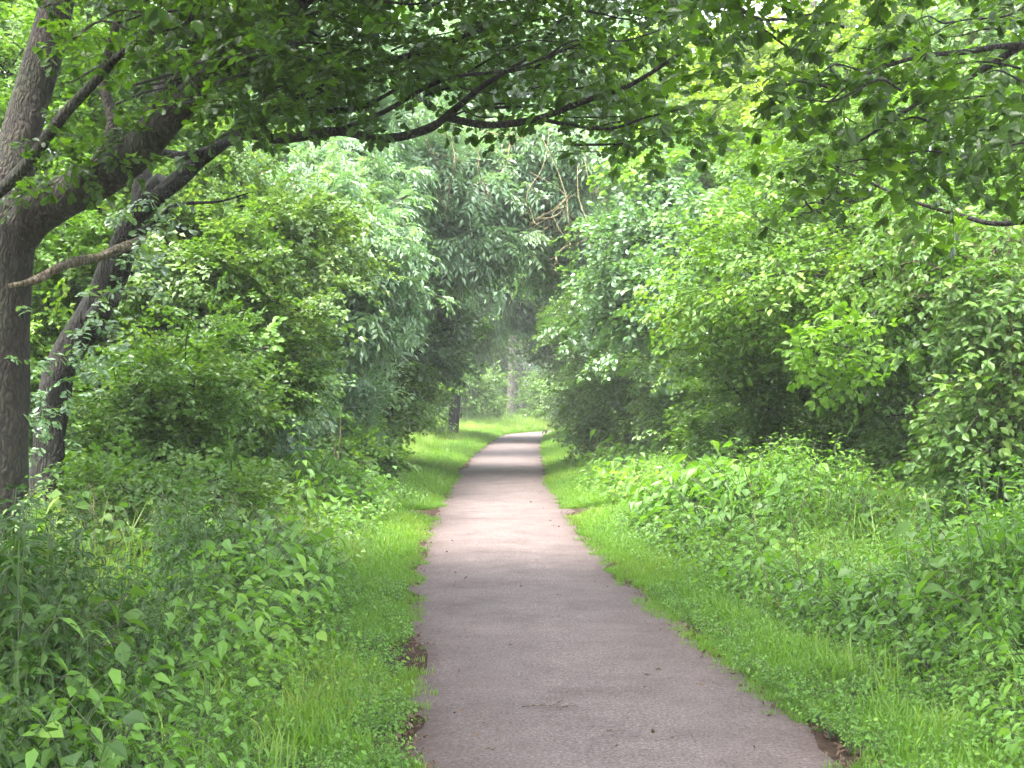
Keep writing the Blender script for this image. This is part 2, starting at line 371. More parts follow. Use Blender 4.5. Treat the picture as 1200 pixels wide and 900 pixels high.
def tree(name, label, cat, base, height, rad, lobes, kind, mat, bark, spray_sc=1.0, k=8, group=None, lean=(0, 0), clump=.55, droop=.15, trunk_sides=9, inner=.45):
    """lobes: (x, y, d, rx, ry, rz, n) in photo position and distance, sizes in metres"""
    bx, by = base; bz = float(gz(bx, by)) - .1
    B = np.array([bx, by, bz])
    root = empty(name, B, label, cat, group)
    top = B + np.array([lean[0], lean[1], height])
    mid1 = B + (top - B) * .35 + np.append(rng.normal(0, .008, 2) * height, 0); mid2 = B + (top - B) * .7 + np.append(rng.normal(0, .02, 2) * height, 0)
    tp = smooth_line([B, B + [0, 0, .25], mid1, mid2, top], 6)
    trunk = tube(tp, [rad * 1.35, rad * 1.05, rad * .9, rad * .7, rad * .25], trunk_sides, 0, .06)
    build('trunk', local(trunk, B), [bark], root, smooth=True)
    br, lf = [], []
    for (x, y, d, rx, ry, rz, n) in lobes:
        c = at(x, y, d)
        zz = np.clip(c[2] - .9 * rz - .3, B[2] + .25 * height, B[2] + .95 * height)
        a = tp[np.argmin(np.abs(tp[:, 2] - zz))]
        br.append(limb_to(a, c, rad * .38, rad * .12, .08))
        p, v = lobe_clumps(c, (rx, ry, rz), n, inner)
        low = gz(p[:, 0], p[:, 1]) + .15
        p[:, 2] = np.maximum(p[:, 2], low)
        for q in p[::2]:
            s = a + (c - a) * rng.uniform(.55, 1)
            br.append(limb_to(s, q, max(.012, rad * .1), .006, .03, 4))
        lf.append(clump_sprays(p, v, np.full(len(p), clump), k, kind, spray_sc, droop))
        lead = np.where(rng.random(len(p)) < .22)[0]              # long shoots sticking out of the crown
        if len(lead):
            dirs = norm(v[lead] + rng.normal(0, .3, (len(lead), 3)) + [0, 0, .15])
            for st in (.5, .95, 1.3):
                lf.append(clump_sprays(p[lead] + dirs * clump * st, dirs, np.full(len(lead), clump * (.5 - .25 * st)), 2, kind, spray_sc * (1.05 - .25 * st), .1))
        for q, w in zip(p, v):                                    # bare dead twigs
            if rng.random() < .1:
                e = norm(w + rng.normal(0, .5, 3)) * clump * rng.uniform(.8, 1.6)
                br.append(tube(smooth_line([q, q + e * .5 + rng.normal(0, .04, 3), q + e], 3), [.008 * spray_sc, .003 * spray_sc], 3, 1))
    build('crown', local(merge(lf + br), B), [mat, bark], root)
    ALL_TREES.append(root)
    return root, B

# --- the two oaks on the left
def px_line(pts): return smooth_line([at(*p) for p in pts], 5)
def canopy_clumps(n, xr, yr, dr, low):
    lx, ly = zip(*low); x = rng.uniform(*xr, n * 3); d = rng.uniform(*dr, n * 3); y = rng.uniform(*yr, n * 3)
    # low edge of the canopy, ragged
    lim = np.interp(x, lx, ly) + rng.normal(0, 14, n * 3)
    ok = (y < lim) & (((x - 852) / 48) ** 2 + ((y - 75) / 65) ** 2 > 1)
    x, y, d = x[ok][:n], y[ok][:n], d[ok][:n]
    return np.stack([(x - 600) / FOC * d, d, CAMZ + (HZ - y) / FOC * d], 1)

def oak_one():
    B = np.array([*at(-4, 0, 12)[:2], -.1]); root = empty('oak_tree', B, 'large rough-barked oak at the left edge with a thick mossy limb rising over the path', 'tree')
    bm = M['bark_oak']
    t = tube(px_line([(-8, 720, 12), (-5, 650, 12), (-3, 520, 12), (-1, 420, 12), (2, 330, 12), (8, 268, 12), (16, 240, 12)]), [.36, .29, .265, .255, .25, .25, .2], 20, 0, .035)
    build('trunk', local(t, B), [bm], root, True)
    for pts, r, sd in [
        ([(8, 285, 12), (45, 247, 11.9), (100, 218, 11.7), (150, 185, 11.5), (195, 140, 11.3), (235, 98, 11.1), (290, 52, 10.9), (350, 5, 10.7), (430, -60, 10.4)], [.21, .185, .165, .13, .1, .06, .03], 12),
        ([(0, 300, 12.1), (8, 230, 12.3), (28, 140, 12.5), (58, 30, 12.7), (80, -80, 12.9), (95, -260, 13)], [.2, .19, .175, .16, .15, .1], 14),
        ([(-60, 262, 11.4), (0, 222, 11.4), (38, 182, 11.3), (68, 140, 11.2), (105, 100, 11.1), (146, 56, 11), (190, 30, 10.9)], [.05, .055, .05, .035, .02], 8),
        ([(150, 185, 11.5), (180, 130, 11.6), (215, 80, 11.8), (240, 20, 12), (260, -60, 12)], [.09, .06, .03], 8),
        ([(100, 218, 11.7), (130, 150, 11.9), (120, 90, 12.2), (140, 10, 12.4)], [.07, .05, .03], 7)]:
        build('limb', local(tube(px_line(pts), r, sd, 0, .05), B), [bm], root, True)
    low = [(-60, 70), (40, 50), (120, 60), (180, 70), (230, 85), (300, 120), (400, 110)]
    c = np.concatenate([canopy_clumps(150, (90, 420), (-330, 190), (10.4, 12.6), low), canopy_clumps(22, (-50, 90), (-330, 60), (11.2, 13.4), low)])
    lv = [clump_sprays(c, norm(rng.normal(0, 1, c.shape) + [.3, -.2, .3]), np.full(len(c), .5), 8, 'oak', .72, .2)]
    # leafy shoots growing from the main limb and the trunk
    q = np.array([at(x, y, d) for x, y, d in [(60, 205, 11.5), (85, 180, 11.5), (120, 165, 11.4), (40, 225, 11.6), (95, 205, 11.4), (150, 150, 11.3), (170, 120, 11.2), (70, 165, 11.3), (20, 215, 11.5), (135, 190, 11.3), (110, 140, 11.5)]])
    lv.append(clump_sprays(q, norm(rng.normal(0, 1, q.shape) + [.2, -.5, .2]), np.full(len(q), .3), 5, 'oak', .75, .1))
    tw = []
    for p in c[::2]:
        tw.append(limb_to(p + np.array([-.9, .3, -.1]) * rng.uniform(.5, 1.2), p, .014, .005, .04, 4))
    build('crown', local(merge(lv + tw), B), [M['oak'], bm], root)
    for x, y in [(22, 365), (30, 420), (25, 590), (33, 480)]:
        p = at(x, y, 11.65); build('leaves', local(clump_sprays(p[None], np.array([[.6, -.6, .4]]), np.array([.15]), 2, 'oak', .55, .1), B), [M['oak_grey'], bm], root)
oak_one()
def oak_two():
    B = np.array([*at(55, 0, 13.6)[:2], -.1]); root = empty('oak_tree', B, 'dark leaning oak behind the left-edge trunk, its long bent limb crossing above the path', 'tree')
    bm = M['bark_dark']
    t = tube(px_line([(52, 700, 13.6), (54, 620, 13.6), (58, 520, 13.6), (68, 440, 13.5), (100, 382, 13.4), (130, 325, 13.2), (150, 275, 13.1), (170, 235, 13), (190, 210, 12.9)]), [.2, .165, .155, .15, .155, .15, .135, .11, .085], 18, 0, .11)
    build('trunk', local(t, B), [bm], root, True)
    st = tube(px_line([(104, 385, 13.35), (116, 366, 13.15), (127, 353, 13.0), (136, 349, 12.95)]), [.11, .10, .085, .06], 10, 0, .25)
    build('broken_stub', local(st, B), [bm], root, True)
    L_ = [
        ([(172, 238, 13), (205, 212, 12.8), (240, 182, 12.5), (283, 150, 12.1), (330, 126, 11.7), (380, 100, 11.3), (430, 78, 11), (500, 58, 10.6), (570, 30, 10.2)], [.10, .078, .06, .048, .036, .026, .015], 9),
        ([(182, 176, 12.4), (215, 182, 12.3), (245, 176, 12.3), (285, 158, 11.9), (330, 162, 11.5), (395, 153, 11.1), (445, 162, 10.8), (500, 151, 10.5), (532, 128, 10.3), (566, 100, 10.1), (620, 66, 9.8)], [.03, .042, .046, .042, .042, .038, .036, .03, .022, .012], 9),
        ([(524, 137, 10.35), (575, 146, 10.2), (630, 138, 10), (680, 120, 9.8), (740, 98, 9.6), (800, 60, 9.4)], [.03, .028, .024, .02, .012], 7),
        ([(630, 138, 10), (670, 146, 9.9), (715, 150, 9.8), (760, 136, 9.7), (810, 124, 9.6)], [.016, .014, .01, .006], 6),
        ([(330, 126, 11.7), (370, 128, 11.4), (420, 126, 11), (470, 100, 10.7)], [.03, .025, .012], 6),
        ([(395, 153, 11.1), (450, 130, 10.7), (520, 92, 10.2), (600, 80, 9.8), (680, 50, 9.5)], [.025, .02, .012, .008], 6),
        ([(150, 275, 13.1), (180, 262, 12.9), (205, 240, 12.8), (255, 236, 12.6), (290, 226, 12.5)], [.03, .025, .014, .006], 6),
        ([(165, 245, 13), (168, 190, 13.2), (180, 130, 13.4), (200, 40, 13.6), (210, -80, 13.8)], [.1, .08, .06, .04], 8)]
    for pts, r, sd in L_: build('limb', local(tube(px_line(pts), r, sd, 0, .07), B), [bm], root, True)
    low = [(240, 100), (290, 150), (330, 105), (420, 125), (500, 115), (560, 110), (600, 150), (690, 135), (750, 145), (800, 140), (840, 110), (870, 30)]
    c = canopy_clumps(350, (260, 860), (-360, 195), (9.5, 12.7), low)
    lv = [clump_sprays(c, norm(rng.normal(0, 1, c.shape) + [.4, -.3, .2]), np.full(len(c), .45), 8, 'oak', .72, .25)]
    tw = [limb_to(p + np.array([-.8, .2, rng.uniform(-.25, .1)]) * rng.uniform(.5, 1.2), p, .013, .004, .04, 4) for p in c[::2]]
    build('crown', local(merge(lv + tw), B), [M['oak'], bm], root)
    for x, y, d in [(95, 395, 12.9), (120, 385, 12.8), (150, 335, 12.6), (80, 425, 12.9), (70, 470, 13.0), (160, 300, 12.6), (60, 520, 13.1), (140, 410, 12.7), (110, 350, 12.6), (140, 300, 12.6), (175, 265, 12.5), (70, 440, 12.9), (105, 420, 12.8), (185, 225, 12.4), (150, 255, 12.5), (50, 470, 13.0)]:
        p = at(x, y, d); build('leaves', local(clump_sprays(p[None], np.array([[.6, -.6, .2]]), np.array([.3]), 5, 'oak', .6, .2), B), [M['oak_grey'], bm], root)
    d = tube(px_line([(168, 278, 13.1), (150, 287, 12.7), (118, 300, 12.3), (85, 308, 12), (60, 317, 11.75), (42, 328, 11.6), (10, 335, 11.45)]), [.03, .046, .04, .045, .036, .036, .018], 10, 0, .2)
    tag(build('dead_branch', local(d, B), [M['bark_pale']], root, True), 'pale barkless dead branch poking back past the trunk')
oak_two()
# --- oak at the right whose trunk stands outside the picture; its branch reaches in
def oak_three():
    B = np.array([4.4, 7.6, -.1]); root = empty('oak_tree', B, 'near oak branch full of big backlit leaves reaching in from the upper right corner', 'tree')
    bm = M['bark_dark']
    build('trunk', local(tube(smooth_line([B, B + [0, 0, 1.5], B + [-.1, 0, 3.2], B + [-.2, .1, 6]]), [.3, .25, .22, .15], 14, 0, .05), B), [bm], root, True)
    for pts, r in [
        ([(1560, 120, 7.6), (1400, 80, 7.5), (1290, 62, 7.2), (1200, 52, 7), (1130, 60, 6.9), (1075, 66, 6.8), (1010, 90, 6.7), (960, 130, 6.6)], [.05, .036, .024, .019, .015, .012, .008, .004]),
        ([(1200, 52, 7), (1140, 88, 7), (1080, 118, 6.9), (1040, 145, 6.8), (1000, 170, 6.8)], [.02, .015, .01, .006]),
        ([(1520, -40, 7.6), (1300, -90, 7.2), (1050, -70, 6.9), (900, -25, 6.8), (868, 10, 6.7), (905, 40, 6.7), (940, 66, 6.7)], [.04, .03, .02, .011, .009, .007, .004]),
        ([(1540, 260, 8.4), (1300, 240, 8.8), (1180, 262, 9), (1120, 250, 9.2), (1060, 232, 9.3), (1010, 208, 9.4), (960, 190, 9.4)], [.04, .03, .018, .015, .012, .009, .004]),
        ([(868, 10, 6.7), (900, 22, 6.8), (960, 14, 6.9)], [.012, .008, .005])]:
        build('limb', local(tube(px_line(pts), r, 7, 0, .05), B), [bm], root, True)
    low = [(840, 0), (870, 10), (900, 40), (930, 130), (985, 150), (1040, 190), (1080, 210), (1130, 160), (1180, 190), (1260, 230), (1400, 260)]
    c = canopy_clumps(160, (850, 1420), (-420, 230), (6.0, 8.2), low)
    c2 = np.array([at(x, y, d) for x, y, d in [(900, 110, 6.7), (885, 130, 6.7), (990, 190, 6.8), (1040, 215, 6.9), (1060, 180, 6.8), (1095, 190, 6.8), (1180, 215, 7), (1160, 240, 9), (1130, 200, 7), (1020, 120, 6.7), (950, 95, 6.7), (930, 30, 6.7), (1090, 80, 6.8), (880, 50, 6.8), (890, 15, 6.8)]])
    c = np.concatenate([c, c2])
    lv = clump_sprays(c, norm(rng.normal(0, 1, c.shape) + [-.5, -.2, -.1]), np.full(len(c), .4), 6, 'oak', .6, .35)
    tw = [limb_to(p + np.array([.6, .1, rng.uniform(-.1, .25)]) * rng.uniform(.4, 1.1), p, .008, .003, .04, 4) for p in c[::2]]
    build('crown', local(merge([lv] + tw), B), [M['oak'], bm], root)
oak_three()

# --- unseen trees added beside and behind the viewer to shade the near path
tree('oak_tree', 'unseen oak added beside the viewer to shade the near path', 'tree', (-4.5, 1.5), 8, .25,
     [(600 + X / D * FOC, HZ - (Z - CAMZ) / D * FOC, D, 2.2, 2.0, 1.3, 40) for X, D, Z in [(-3, 3, 6.5), (-.5, 4.5, 7.3), (-3.5, 6.5, 7.2), (-1, 7.5, 8.0), (1.5, 2.5, 7.2), (-5.5, 5, 6.0), (-4.5, 8.5, 8), (-6, 1, 6), (-2.5, 5.5, 5.6), (-4, 7, 6.4), (-2, 7.5, 6.6)]], 'oakfar', M['oak'], M['bark_oak'], 1.1, 7, clump=.7)
for X, Y, lab in [(-5.5, -7, 'unseen bushy tree added left behind the viewer to cut fill light')]:
    root_lobes = [(600 + xx / yy * FOC, HZ - (zz - CAMZ) / yy * FOC, yy, 2.6, 2.4, 1.8, 36) for xx, yy, zz in [(X, Y, 3.0), (X * .7, Y + 1.5, 6.2), (X * .9, Y - 2, 5.5), (X * .45, Y - .5, 8.0), (X * 1.3, Y + 3, 5)]]
    tree('woodland_tree', lab, 'tree', (X, Y), 9, .25, root_lobes, 'oakfar', M['haw'], M['bark_oak'], 1.5, 6, clump=1.0)
# --- right-hand side
r1, B1 = tree('field_maple', 'broad field maple right of the path, one spray of bright yellow-green leaves hanging in front', 'tree', (6.4, 17), 5.5, .2,
     [(1010, 310, 15.5, 1.5, 1.5, .9, 40), (1120, 300, 15, 1.5, 1.5, 1.0, 36), (905, 330, 17, 1.1, 1.4, 1.0, 32), (1090, 200, 16.5, 1.9, 1.8, 1.0, 40), (960, 235, 17.5, 1.4, 1.6, 1.0, 34), (1200, 200, 15.5, 1.4, 1.6, 1.2, 30), (1010, 380, 16, 1.1, 1.2, .6, 18)],
     'ovate', M['maple'], M['bark_dark'], 1.0, 11)
def bright_sprig(root, B, pts, d, n, name, lab):
    p = np.array([at(x + rng.normal(0, 8), y + rng.normal(0, 6), d + rng.normal(0, .15)) for (x, y) in pts for _ in range(n)])
    t = clump_sprays(p, norm(rng.normal(0, .5, p.shape) + [-.6, -.5, .1]), np.full(len(p), .2 * d / 13.4), 3, 'oak', .75 * (d / 13.4) ** .8, .2)
    br = [limb_to(q + [.5 * rng.random(), .5, rng.uniform(-.1, .3)], q, .012, .005, .03, 4) for q in p[::3]]
    tag(build(name, local(merge([t] + br), B), [M['herb' if name == 'green_spray' else 'oak_lit'], M['bark_dark']], root), lab)
bright_sprig(r1, B1, [(940, 420), (955, 425), (970, 395), (985, 375), (985, 420), (1000, 390), (1010, 415), (970, 440), (1025, 420), (1000, 370), (990, 445), (948, 412), (978, 410)], 13.0, 2, 'lit_spray', 'leaf spray painted sunlit yellow-green')
tree('elder_bush', 'ragged elder bush at the right edge with thin brown stems and drooping leaves', 'bush', (4.75, 11.6), 2.2, .05,
     [(1190, 420, 11.3, .5, .7, .7, 22), (1170, 350, 11.6, .6, .7, .5, 18), (1185, 520, 11.2, .45, .6, .6, 20), (1140, 440, 12, .35, .5, .4, 8), (1205, 590, 11, .4, .5, .5, 14), (1130, 300, 12, .6, .6, .4, 12)],
     'ovate', M['elder'], M['bark_pale'], .95, 7, clump=.4, droop=.4)
hz = [(900, 470, 19, 1.5, 1.4, 1.1, 45, 'dense small-leaved hawthorn under the maple, nearest the path'),
      (1010, 480, 18, 1.6, 1.3, 1.1, 50, 'dark hawthorn filling the shade under the middle of the maple'),
      (1130, 480, 16.5, 1.5, 1.2, 1.1, 45, 'dark hawthorn in the shade behind the elder bush'),
      (1260, 420, 16, 1.8, 1.4, 1.8, 50, 'tall dark hawthorn beyond the elder at the right edge')]
for x, y, d, rx, ry, rz, n, lab in hz:
    c = at(x, y, d)
    tree('hawthorn_shrub', lab, 'shrub', (c[0], d + .3), 2.2, .09, [(x, y, d, rx, ry, rz, n), (x + 20, y + 60, d - .3, rx * .9, ry, .6, n // 2)], 'small', M['haw'], M['bark_dark'], 1.0, 9, clump=.5)
tree('oak_tree', 'round grey-green young oak right of the path beyond the field maple', 'tree', (4.5, 27), 5.5, .17,
     [(760, 290, 25, 1.3, 1.6, 1.1, 40), (835, 300, 25, 1.3, 1.5, 1.3, 34), (725, 350, 26, .8, 1.2, .8, 24), (800, 370, 24, 1.2, 1.4, 1.0, 36), (850, 230, 26, 1.5, 1.5, 1.2, 30), (770, 220, 27, 1.2, 1.5, 1.0, 26)],
     'oakfar', M['oak_grey'], M['bark_dark'], 1.0, 8)
r2, B2 = tree('sycamore_tree', 'tall yellow-green tree at upper right with a tip coloured as lit pointing at the path', 'tree', (7.5, 30), 9, .25,
     [(860, 190, 28, 2.0, 2, 1.2, 44), (790, 195, 29, 1.1, 1.5, .7, 24), (930, 130, 28, 2.2, 2, 1.5, 44), (860, 70, 31, 2.4, 2, 1.8, 50), (980, 40, 29, 2.4, 2, 1.8, 36), (1060, 120, 27, 2, 2, 1.8, 34), (900, -50, 31, 2.6, 2.2, 2, 36), (1110, 20, 27, 2.3, 2, 1.8, 40), (1190, 70, 26, 2.2, 2, 1.8, 36), (1160, -60, 28, 2.6, 2, 2, 36)],
     'oakfar', M['yellow'], M['bark_grey'], 1.1, 9)
bright_sprig(r2, B2, [(725, 205), (740, 190), (755, 180), (745, 205), (765, 195), (780, 185), (790, 200), (770, 175), (805, 190), (735, 198), (815, 180), (800, 172)], 26, 2, 'lit_spray', 'branch tip painted sunlit yellow-green')
tree('hawthorn_tree', 'drooping small-leaved hawthorn sweeping to the ground right of the path bend', 'tree', (4.2, 36), 5.5, .16,
     [(745, 420, 34, 1.7, 2.2, 1.6, 60), (820, 430, 31, 1.7, 2.0, 1.6, 55), (700, 400, 39, 1.2, 2.2, 1.7, 45), (780, 480, 33, 2.2, 1.8, 1.0, 50), (860, 480, 27, 1.5, 1.5, 1.2, 45), (730, 340, 38, 1.7, 2, 1.3, 40)],
     'small', M['haw'], M['bark_dark'], 1.35, 10, droop=.5, clump=.7)
tree('hazel_shrub', 'small dark shrub leaning over the right grass edge near the path bend', 'shrub', (2.75, 47), 1.2, .05,
     [(690, 500, 47, .7, .7, .55, 26), (680, 512, 46.5, .35, .4, .3, 10), (715, 505, 47, .5, .5, .5, 14)], 'broad', M['elder'], M['bark_dark'], 1.1, 7, clump=.35)
tree('hawthorn_tree', 'pale hazy hawthorn overhanging the right side of the path bend', 'tree', (5.2, 58), 7.5, .2,
     [(690, 400, 57, 1.9, 2.4, 2.2, 55), (665, 360, 60, 1.6, 2.2, 2.0, 45), (720, 440, 55, 2.2, 2.2, 1.6, 45), (690, 300, 58, 2.2, 2.4, 2.2, 50), (730, 360, 56, 2.0, 2.2, 2.2, 45)],
     'ovate', M['haw'], M['bark_grey'], 1.9, 9, clump=.9)
# --- left-hand side
for x, y, d, rx, ry, rz, n, lab, kd, mt, sc in [
        (165, 510, 14.4, .75, .9, .8, 42, 'dark shady elder filling the gap beside the left-edge oak trunks', 'ovate', 'elder', .85),
        (215, 480, 14.5, .85, 1.0, .85, 44, 'dark green privet-like bush in the shade of the oaks, nearest the trunks', 'small', 'haw', 1.0),
        (215, 590, 12.6, .7, .8, .45, 30, 'low dark shrub in front of the elder at the foot of the oaks', 'small', 'elder', .9),
        (255, 400, 17.5, 1.2, 1.3, 1.1, 60, 'hawthorn with grey-green tips behind the dark privet-like bush', 'small', 'haw', 1.1),
        (310, 470, 19.5, .8, .9, .7, 36, 'pale green dogwood standing behind the nettles left of the path', 'ovate', 'ash', 1.0),
        (400, 480, 25.5, 1.0, 1.0, .7, 36, 'grey-green rounded bush under the ash trees left of the path', 'ovate', 'ash', 1.1),
        (425, 545, 22.5, .45, .5, .35, 16, 'low dark shrublet at the edge of the grass left of the path', 'broad', 'haw', .9),
        (455, 470, 31.0, 1.0, 1.0, .9, 34, 'bright green leafy bush beyond the grey-green rounded bush', 'ovate', 'maple', 1.2)]:
    c = at(x, y, d)
    tree('shrub', lab, 'shrub', (c[0], d + .2), max(.8, c[2] + .2), .05, [(x, y, d, rx, ry, rz, n), (x - 10, y + rz * .7 / d * FOC, d - .15, rx * .85, ry * .8, rz * .5, n // 2)], kd, M[mt], M['bark_dark'], sc, 8, clump=.38)
r3, B3 = tree('hawthorn_tree', 'light green hawthorn left of the path between the oaks and the ash', 'tree', (-5.6, 18.5), 5, .16,
     [(250, 280, 18, 1.3, 1.4, 1.0, 52), (180, 330, 17, 1.1, 1.2, .9, 40), (320, 330, 18.5, 1.1, 1.2, 1.0, 46), (300, 400, 17.5, .8, 1.0, .6, 26), (200, 230, 18.5, 1.4, 1.4, .9, 40), (110, 260, 18.5, 1.2, 1.3, 1.2, 36)],
     'small', M['haw_pale'], M['bark_dark'], 1.1, 10)
bright_sprig(r3, B3, [(215, 415), (235, 420), (250, 410), (270, 425), (280, 400), (300, 390), (245, 395), (225, 430), (275, 385)], 15.5, 2, 'green_spray', 'fresh green leaf spray hanging low')
tree('ash_tree', 'pale silvery-green ash left of the path with feathery leaves', 'tree', (-4.6, 25), 9.5, .2,
     [(345, 250, 23.5, 1.3, 1.4, 1.0, 36), (400, 320, 23, 1.0, 1.2, .9, 32), (420, 250, 25, 1.1, 1.4, 1.0, 34), (370, 400, 23, 1.0, 1.0, .8, 26), (430, 400, 24, .8, 1.0, .8, 24), (330, 170, 25, 1.5, 1.5, 1.2, 36), (410, 180, 26, 1.3, 1.5, 1.1, 34), (300, 330, 23, .9, 1.0, .9, 22), (370, 75, 26, 1.6, 1.5, 1.2, 32), (440, 50, 27, 1.6, 1.5, 1.3, 32), (310, 40, 26, 1.6, 1.5, 1.3, 28)],
     'ash', M['ash'], M['bark_grey'], 1.15, 8, clump=.6)
tree('elm_tree', 'grey-green round-leaved tree between the two silvery ashes left of the path', 'tree', (-4.3, 33), 9, .2,
     [(480, 310, 32, 1.5, 1.6, 1.4, 44), (440, 240, 33, 1.5, 1.6, 1.2, 34), (440, 400, 31, 1.3, 1.3, 1.1, 30), (490, 390, 33, .9, 1.2, .9, 20), (465, 450, 33, 1.2, 1.2, .9, 22)],
     'broad', M['oak_grey'], M['bark_dark'], 1.3, 9, clump=.6)
tree('ash_tree', 'tall ash behind the grey-green round-leaved tree, its top leaning over the path', 'tree', (-4.2, 42), 12, .26,
     [(520, 200, 41, 2.0, 1.8, 1.4, 46), (520, 290, 41, 1.4, 1.6, 1.2, 36), (470, 150, 40, 2.0, 1.8, 1.6, 40), (700, 180, 43, 1.8, 1.8, 1.4, 36), (560, 90, 42, 2.4, 2, 1.4, 40), (690, 100, 42, 2.4, 2, 1.4, 36)],
     'ashfar', M['ash'], M['bark_grey'], 1.5, 9, clump=.8)
tree('alder_tree', 'slender tree with a dark forked trunk left of the path bend', 'tree', (-2.55, 59), 7.5, .24,
     [(520, 400, 58, 1.9, 1.8, 1.6, 44), (560, 370, 60, 1.5, 1.8, 1.8, 40), (500, 330, 57, 2.0, 1.8, 2.0, 44), (485, 440, 56, 1.5, 1.5, 1.2, 30), (550, 310, 60, 1.8, 1.8, 1.6, 36)],
     'ovate', M['ash'], M['bark_dark'], 1.9, 9, clump=.8, lean=(.5, 0))
tree('goat_willow', 'bushy yellow-green willow low beside the left grass bank at the bend', 'shrub', (-3.6, 52), 3, .1,
     [(490, 455, 51, 1.4, 1.5, 1.1, 40), (475, 480, 50, 1.2, 1.2, .8, 26)], 'ovate', M['maple'], M['bark_dark'], 1.6, 9, clump=.7)
tree('ash_tree', 'pale feathery ash whose boughs meet over the path behind the hanging vine stems', 'tree', (-4.6, 30), 9.5, .2,
     [(505, 200, 29, 1.1, 1.2, .8, 30), (560, 225, 30, 1.1, 1.2, .8, 30), (605, 190, 30.5, 1.1, 1.2, .8, 28), (540, 285, 29.5, .8, 1.0, .65, 22), (635, 235, 31, .9, 1.1, .7, 24), (670, 180, 31, 1.1, 1.2, .8, 26), (590, 285, 31, .8, 1.0, .6, 20), (465, 260, 28.5, .9, 1.0, .8, 24), (640, 290, 33, .9, 1.0, .7, 20)],
     'ash', M['ash'], M['bark_grey'], 1.3, 8, clump=.6)
tree('hawthorn_tree', 'pale green hawthorn seen through the gap behind the two left-edge oaks', 'tree', (-8.2, 18.5), 5.5, .15,
     [(40, 300, 17.5, 1.3, 1.2, 1.2, 40), (20, 420, 17, 1.2, 1.2, 1.2, 40), (90, 420, 17, 1.0, 1.2, 1.2, 36), (100, 170, 18, 1.4, 1.3, 1.1, 36), (0, 180, 18, 1.5, 1.3, 1.3, 36), (60, 60, 19, 1.6, 1.4, 1.3, 30), (180, 90, 19, 1.6, 1.4, 1.3, 30)],
     'small', M['maple'], M['bark_dark'], 1.2, 10)
tree('ash_tree', 'pale ash farther along whose crown closes the arch above the misty opening', 'tree', (4.0, 55), 13, .24,
     [(600, 310, 54, 1.7, 1.8, 1.6, 40), (640, 350, 55, 1.3, 1.8, 1.4, 34), (565, 320, 53, 1.5, 1.8, 1.5, 34), (620, 240, 55, 2.2, 2, 1.8, 44), (560, 250, 54, 2.0, 2, 1.6, 36), (670, 280, 54, 1.8, 1.8, 1.6, 34)],
     'ashfar', M['ash'], M['bark_grey'], 2.0, 8, clump=.9)
# --- beyond the bend
tree('lime_tree', 'straight pale-trunked tree standing in the haze beyond the bend', 'tree', (-.1, 85), 27, .25,
     [(600, 300, 84, 2.4, 2.4, 2.6, 50), (560, 360, 86, 2.2, 2.2, 2.0, 40), (640, 350, 84, 2.0, 2.2, 2.2, 40), (600, 200, 85, 3.2, 3, 3, 50), (640, 400, 86, 2, 2, 1.5, 24), (560, 100, 85, 4, 3, 3.5, 60), (630, 40, 85, 4, 3, 3, 60), (560, -20, 86, 4, 3, 3, 40)],
     'far', M['ash'], M['bark_grey'], 1.1, 8, clump=1.2)
tree('lime_tree', 'thinner trunk just right of the pale straight trunk beyond the bend', 'tree', (1.9, 92), 28, .24,
     [(640, 290, 92, 2.8, 2.4, 3, 50), (650, 390, 91, 2.2, 2.2, 2.0, 36), (690, 260, 92, 3, 3, 3, 44), (700, 130, 92, 4, 3, 4, 60), (740, 20, 92, 4, 3, 4, 50)],
     'far', M['maple'], M['bark_grey'], 1.1, 8, clump=1.2)
for x, y, d, rx, lab in [(556, 470, 80, 1.2, 'misty bush left of the pale straight trunk beyond the bend'), (648, 468, 81, 1.2, 'misty bush right of the pale straight trunk beyond the bend'), (668, 462, 78, 1.5, 'misty bush at the right end of the bank beyond the bend'), (540, 455, 74, 1.6, 'misty bush behind the forked trunk beyond the bend')]:
    c = at(x, y, d)
    tree('shrub', lab, 'shrub', (c[0], d + .3), 1.8, .06, [(x, y, d, rx, 1.3, 1.1, 34)], 'ovate', M['haw'], M['bark_dark'], 2.2, 8, clump=.8)
far_trees = [(-9, 100, 'beech_tree', 'hazy tall tree closing the view left of the pale straight trunk'), (7, 104, 'beech_tree', 'hazy tall tree closing the view right of the pale straight trunk'),
             (0, 112, 'beech_tree', 'hazy tall tree directly behind the pale straight trunk'), (-19, 96, 'beech_tree', 'far tall tree glimpsed behind the left ash crowns'),
             (18, 100, 'beech_tree', 'far tall tree glimpsed behind the right hawthorn'), (-4, 96, 'beech_tree', 'leafy far tree just left of the pale straight trunk')]
for X, D, nm, lab in far_trees:
    x = 600 + X / D * FOC; ls = []
    for zc, w in [(3, 3.2), (7, 4), (12, 4.5), (17, 4.5), (22, 4)]:
        for s in (-.5, .5):
            ls.append((x + s * w / D * FOC, HZ - (zc + rng.normal(0, .5) - CAMZ) / D * FOC, D + rng.normal(0, .6), w * .8, w * .7, 2.6, 34))
    tree(nm, lab, 'tree', (X, D), 24, .35, ls, 'far', M['haw'], M['bark_grey'], 1.5, 8, clump=1.5)
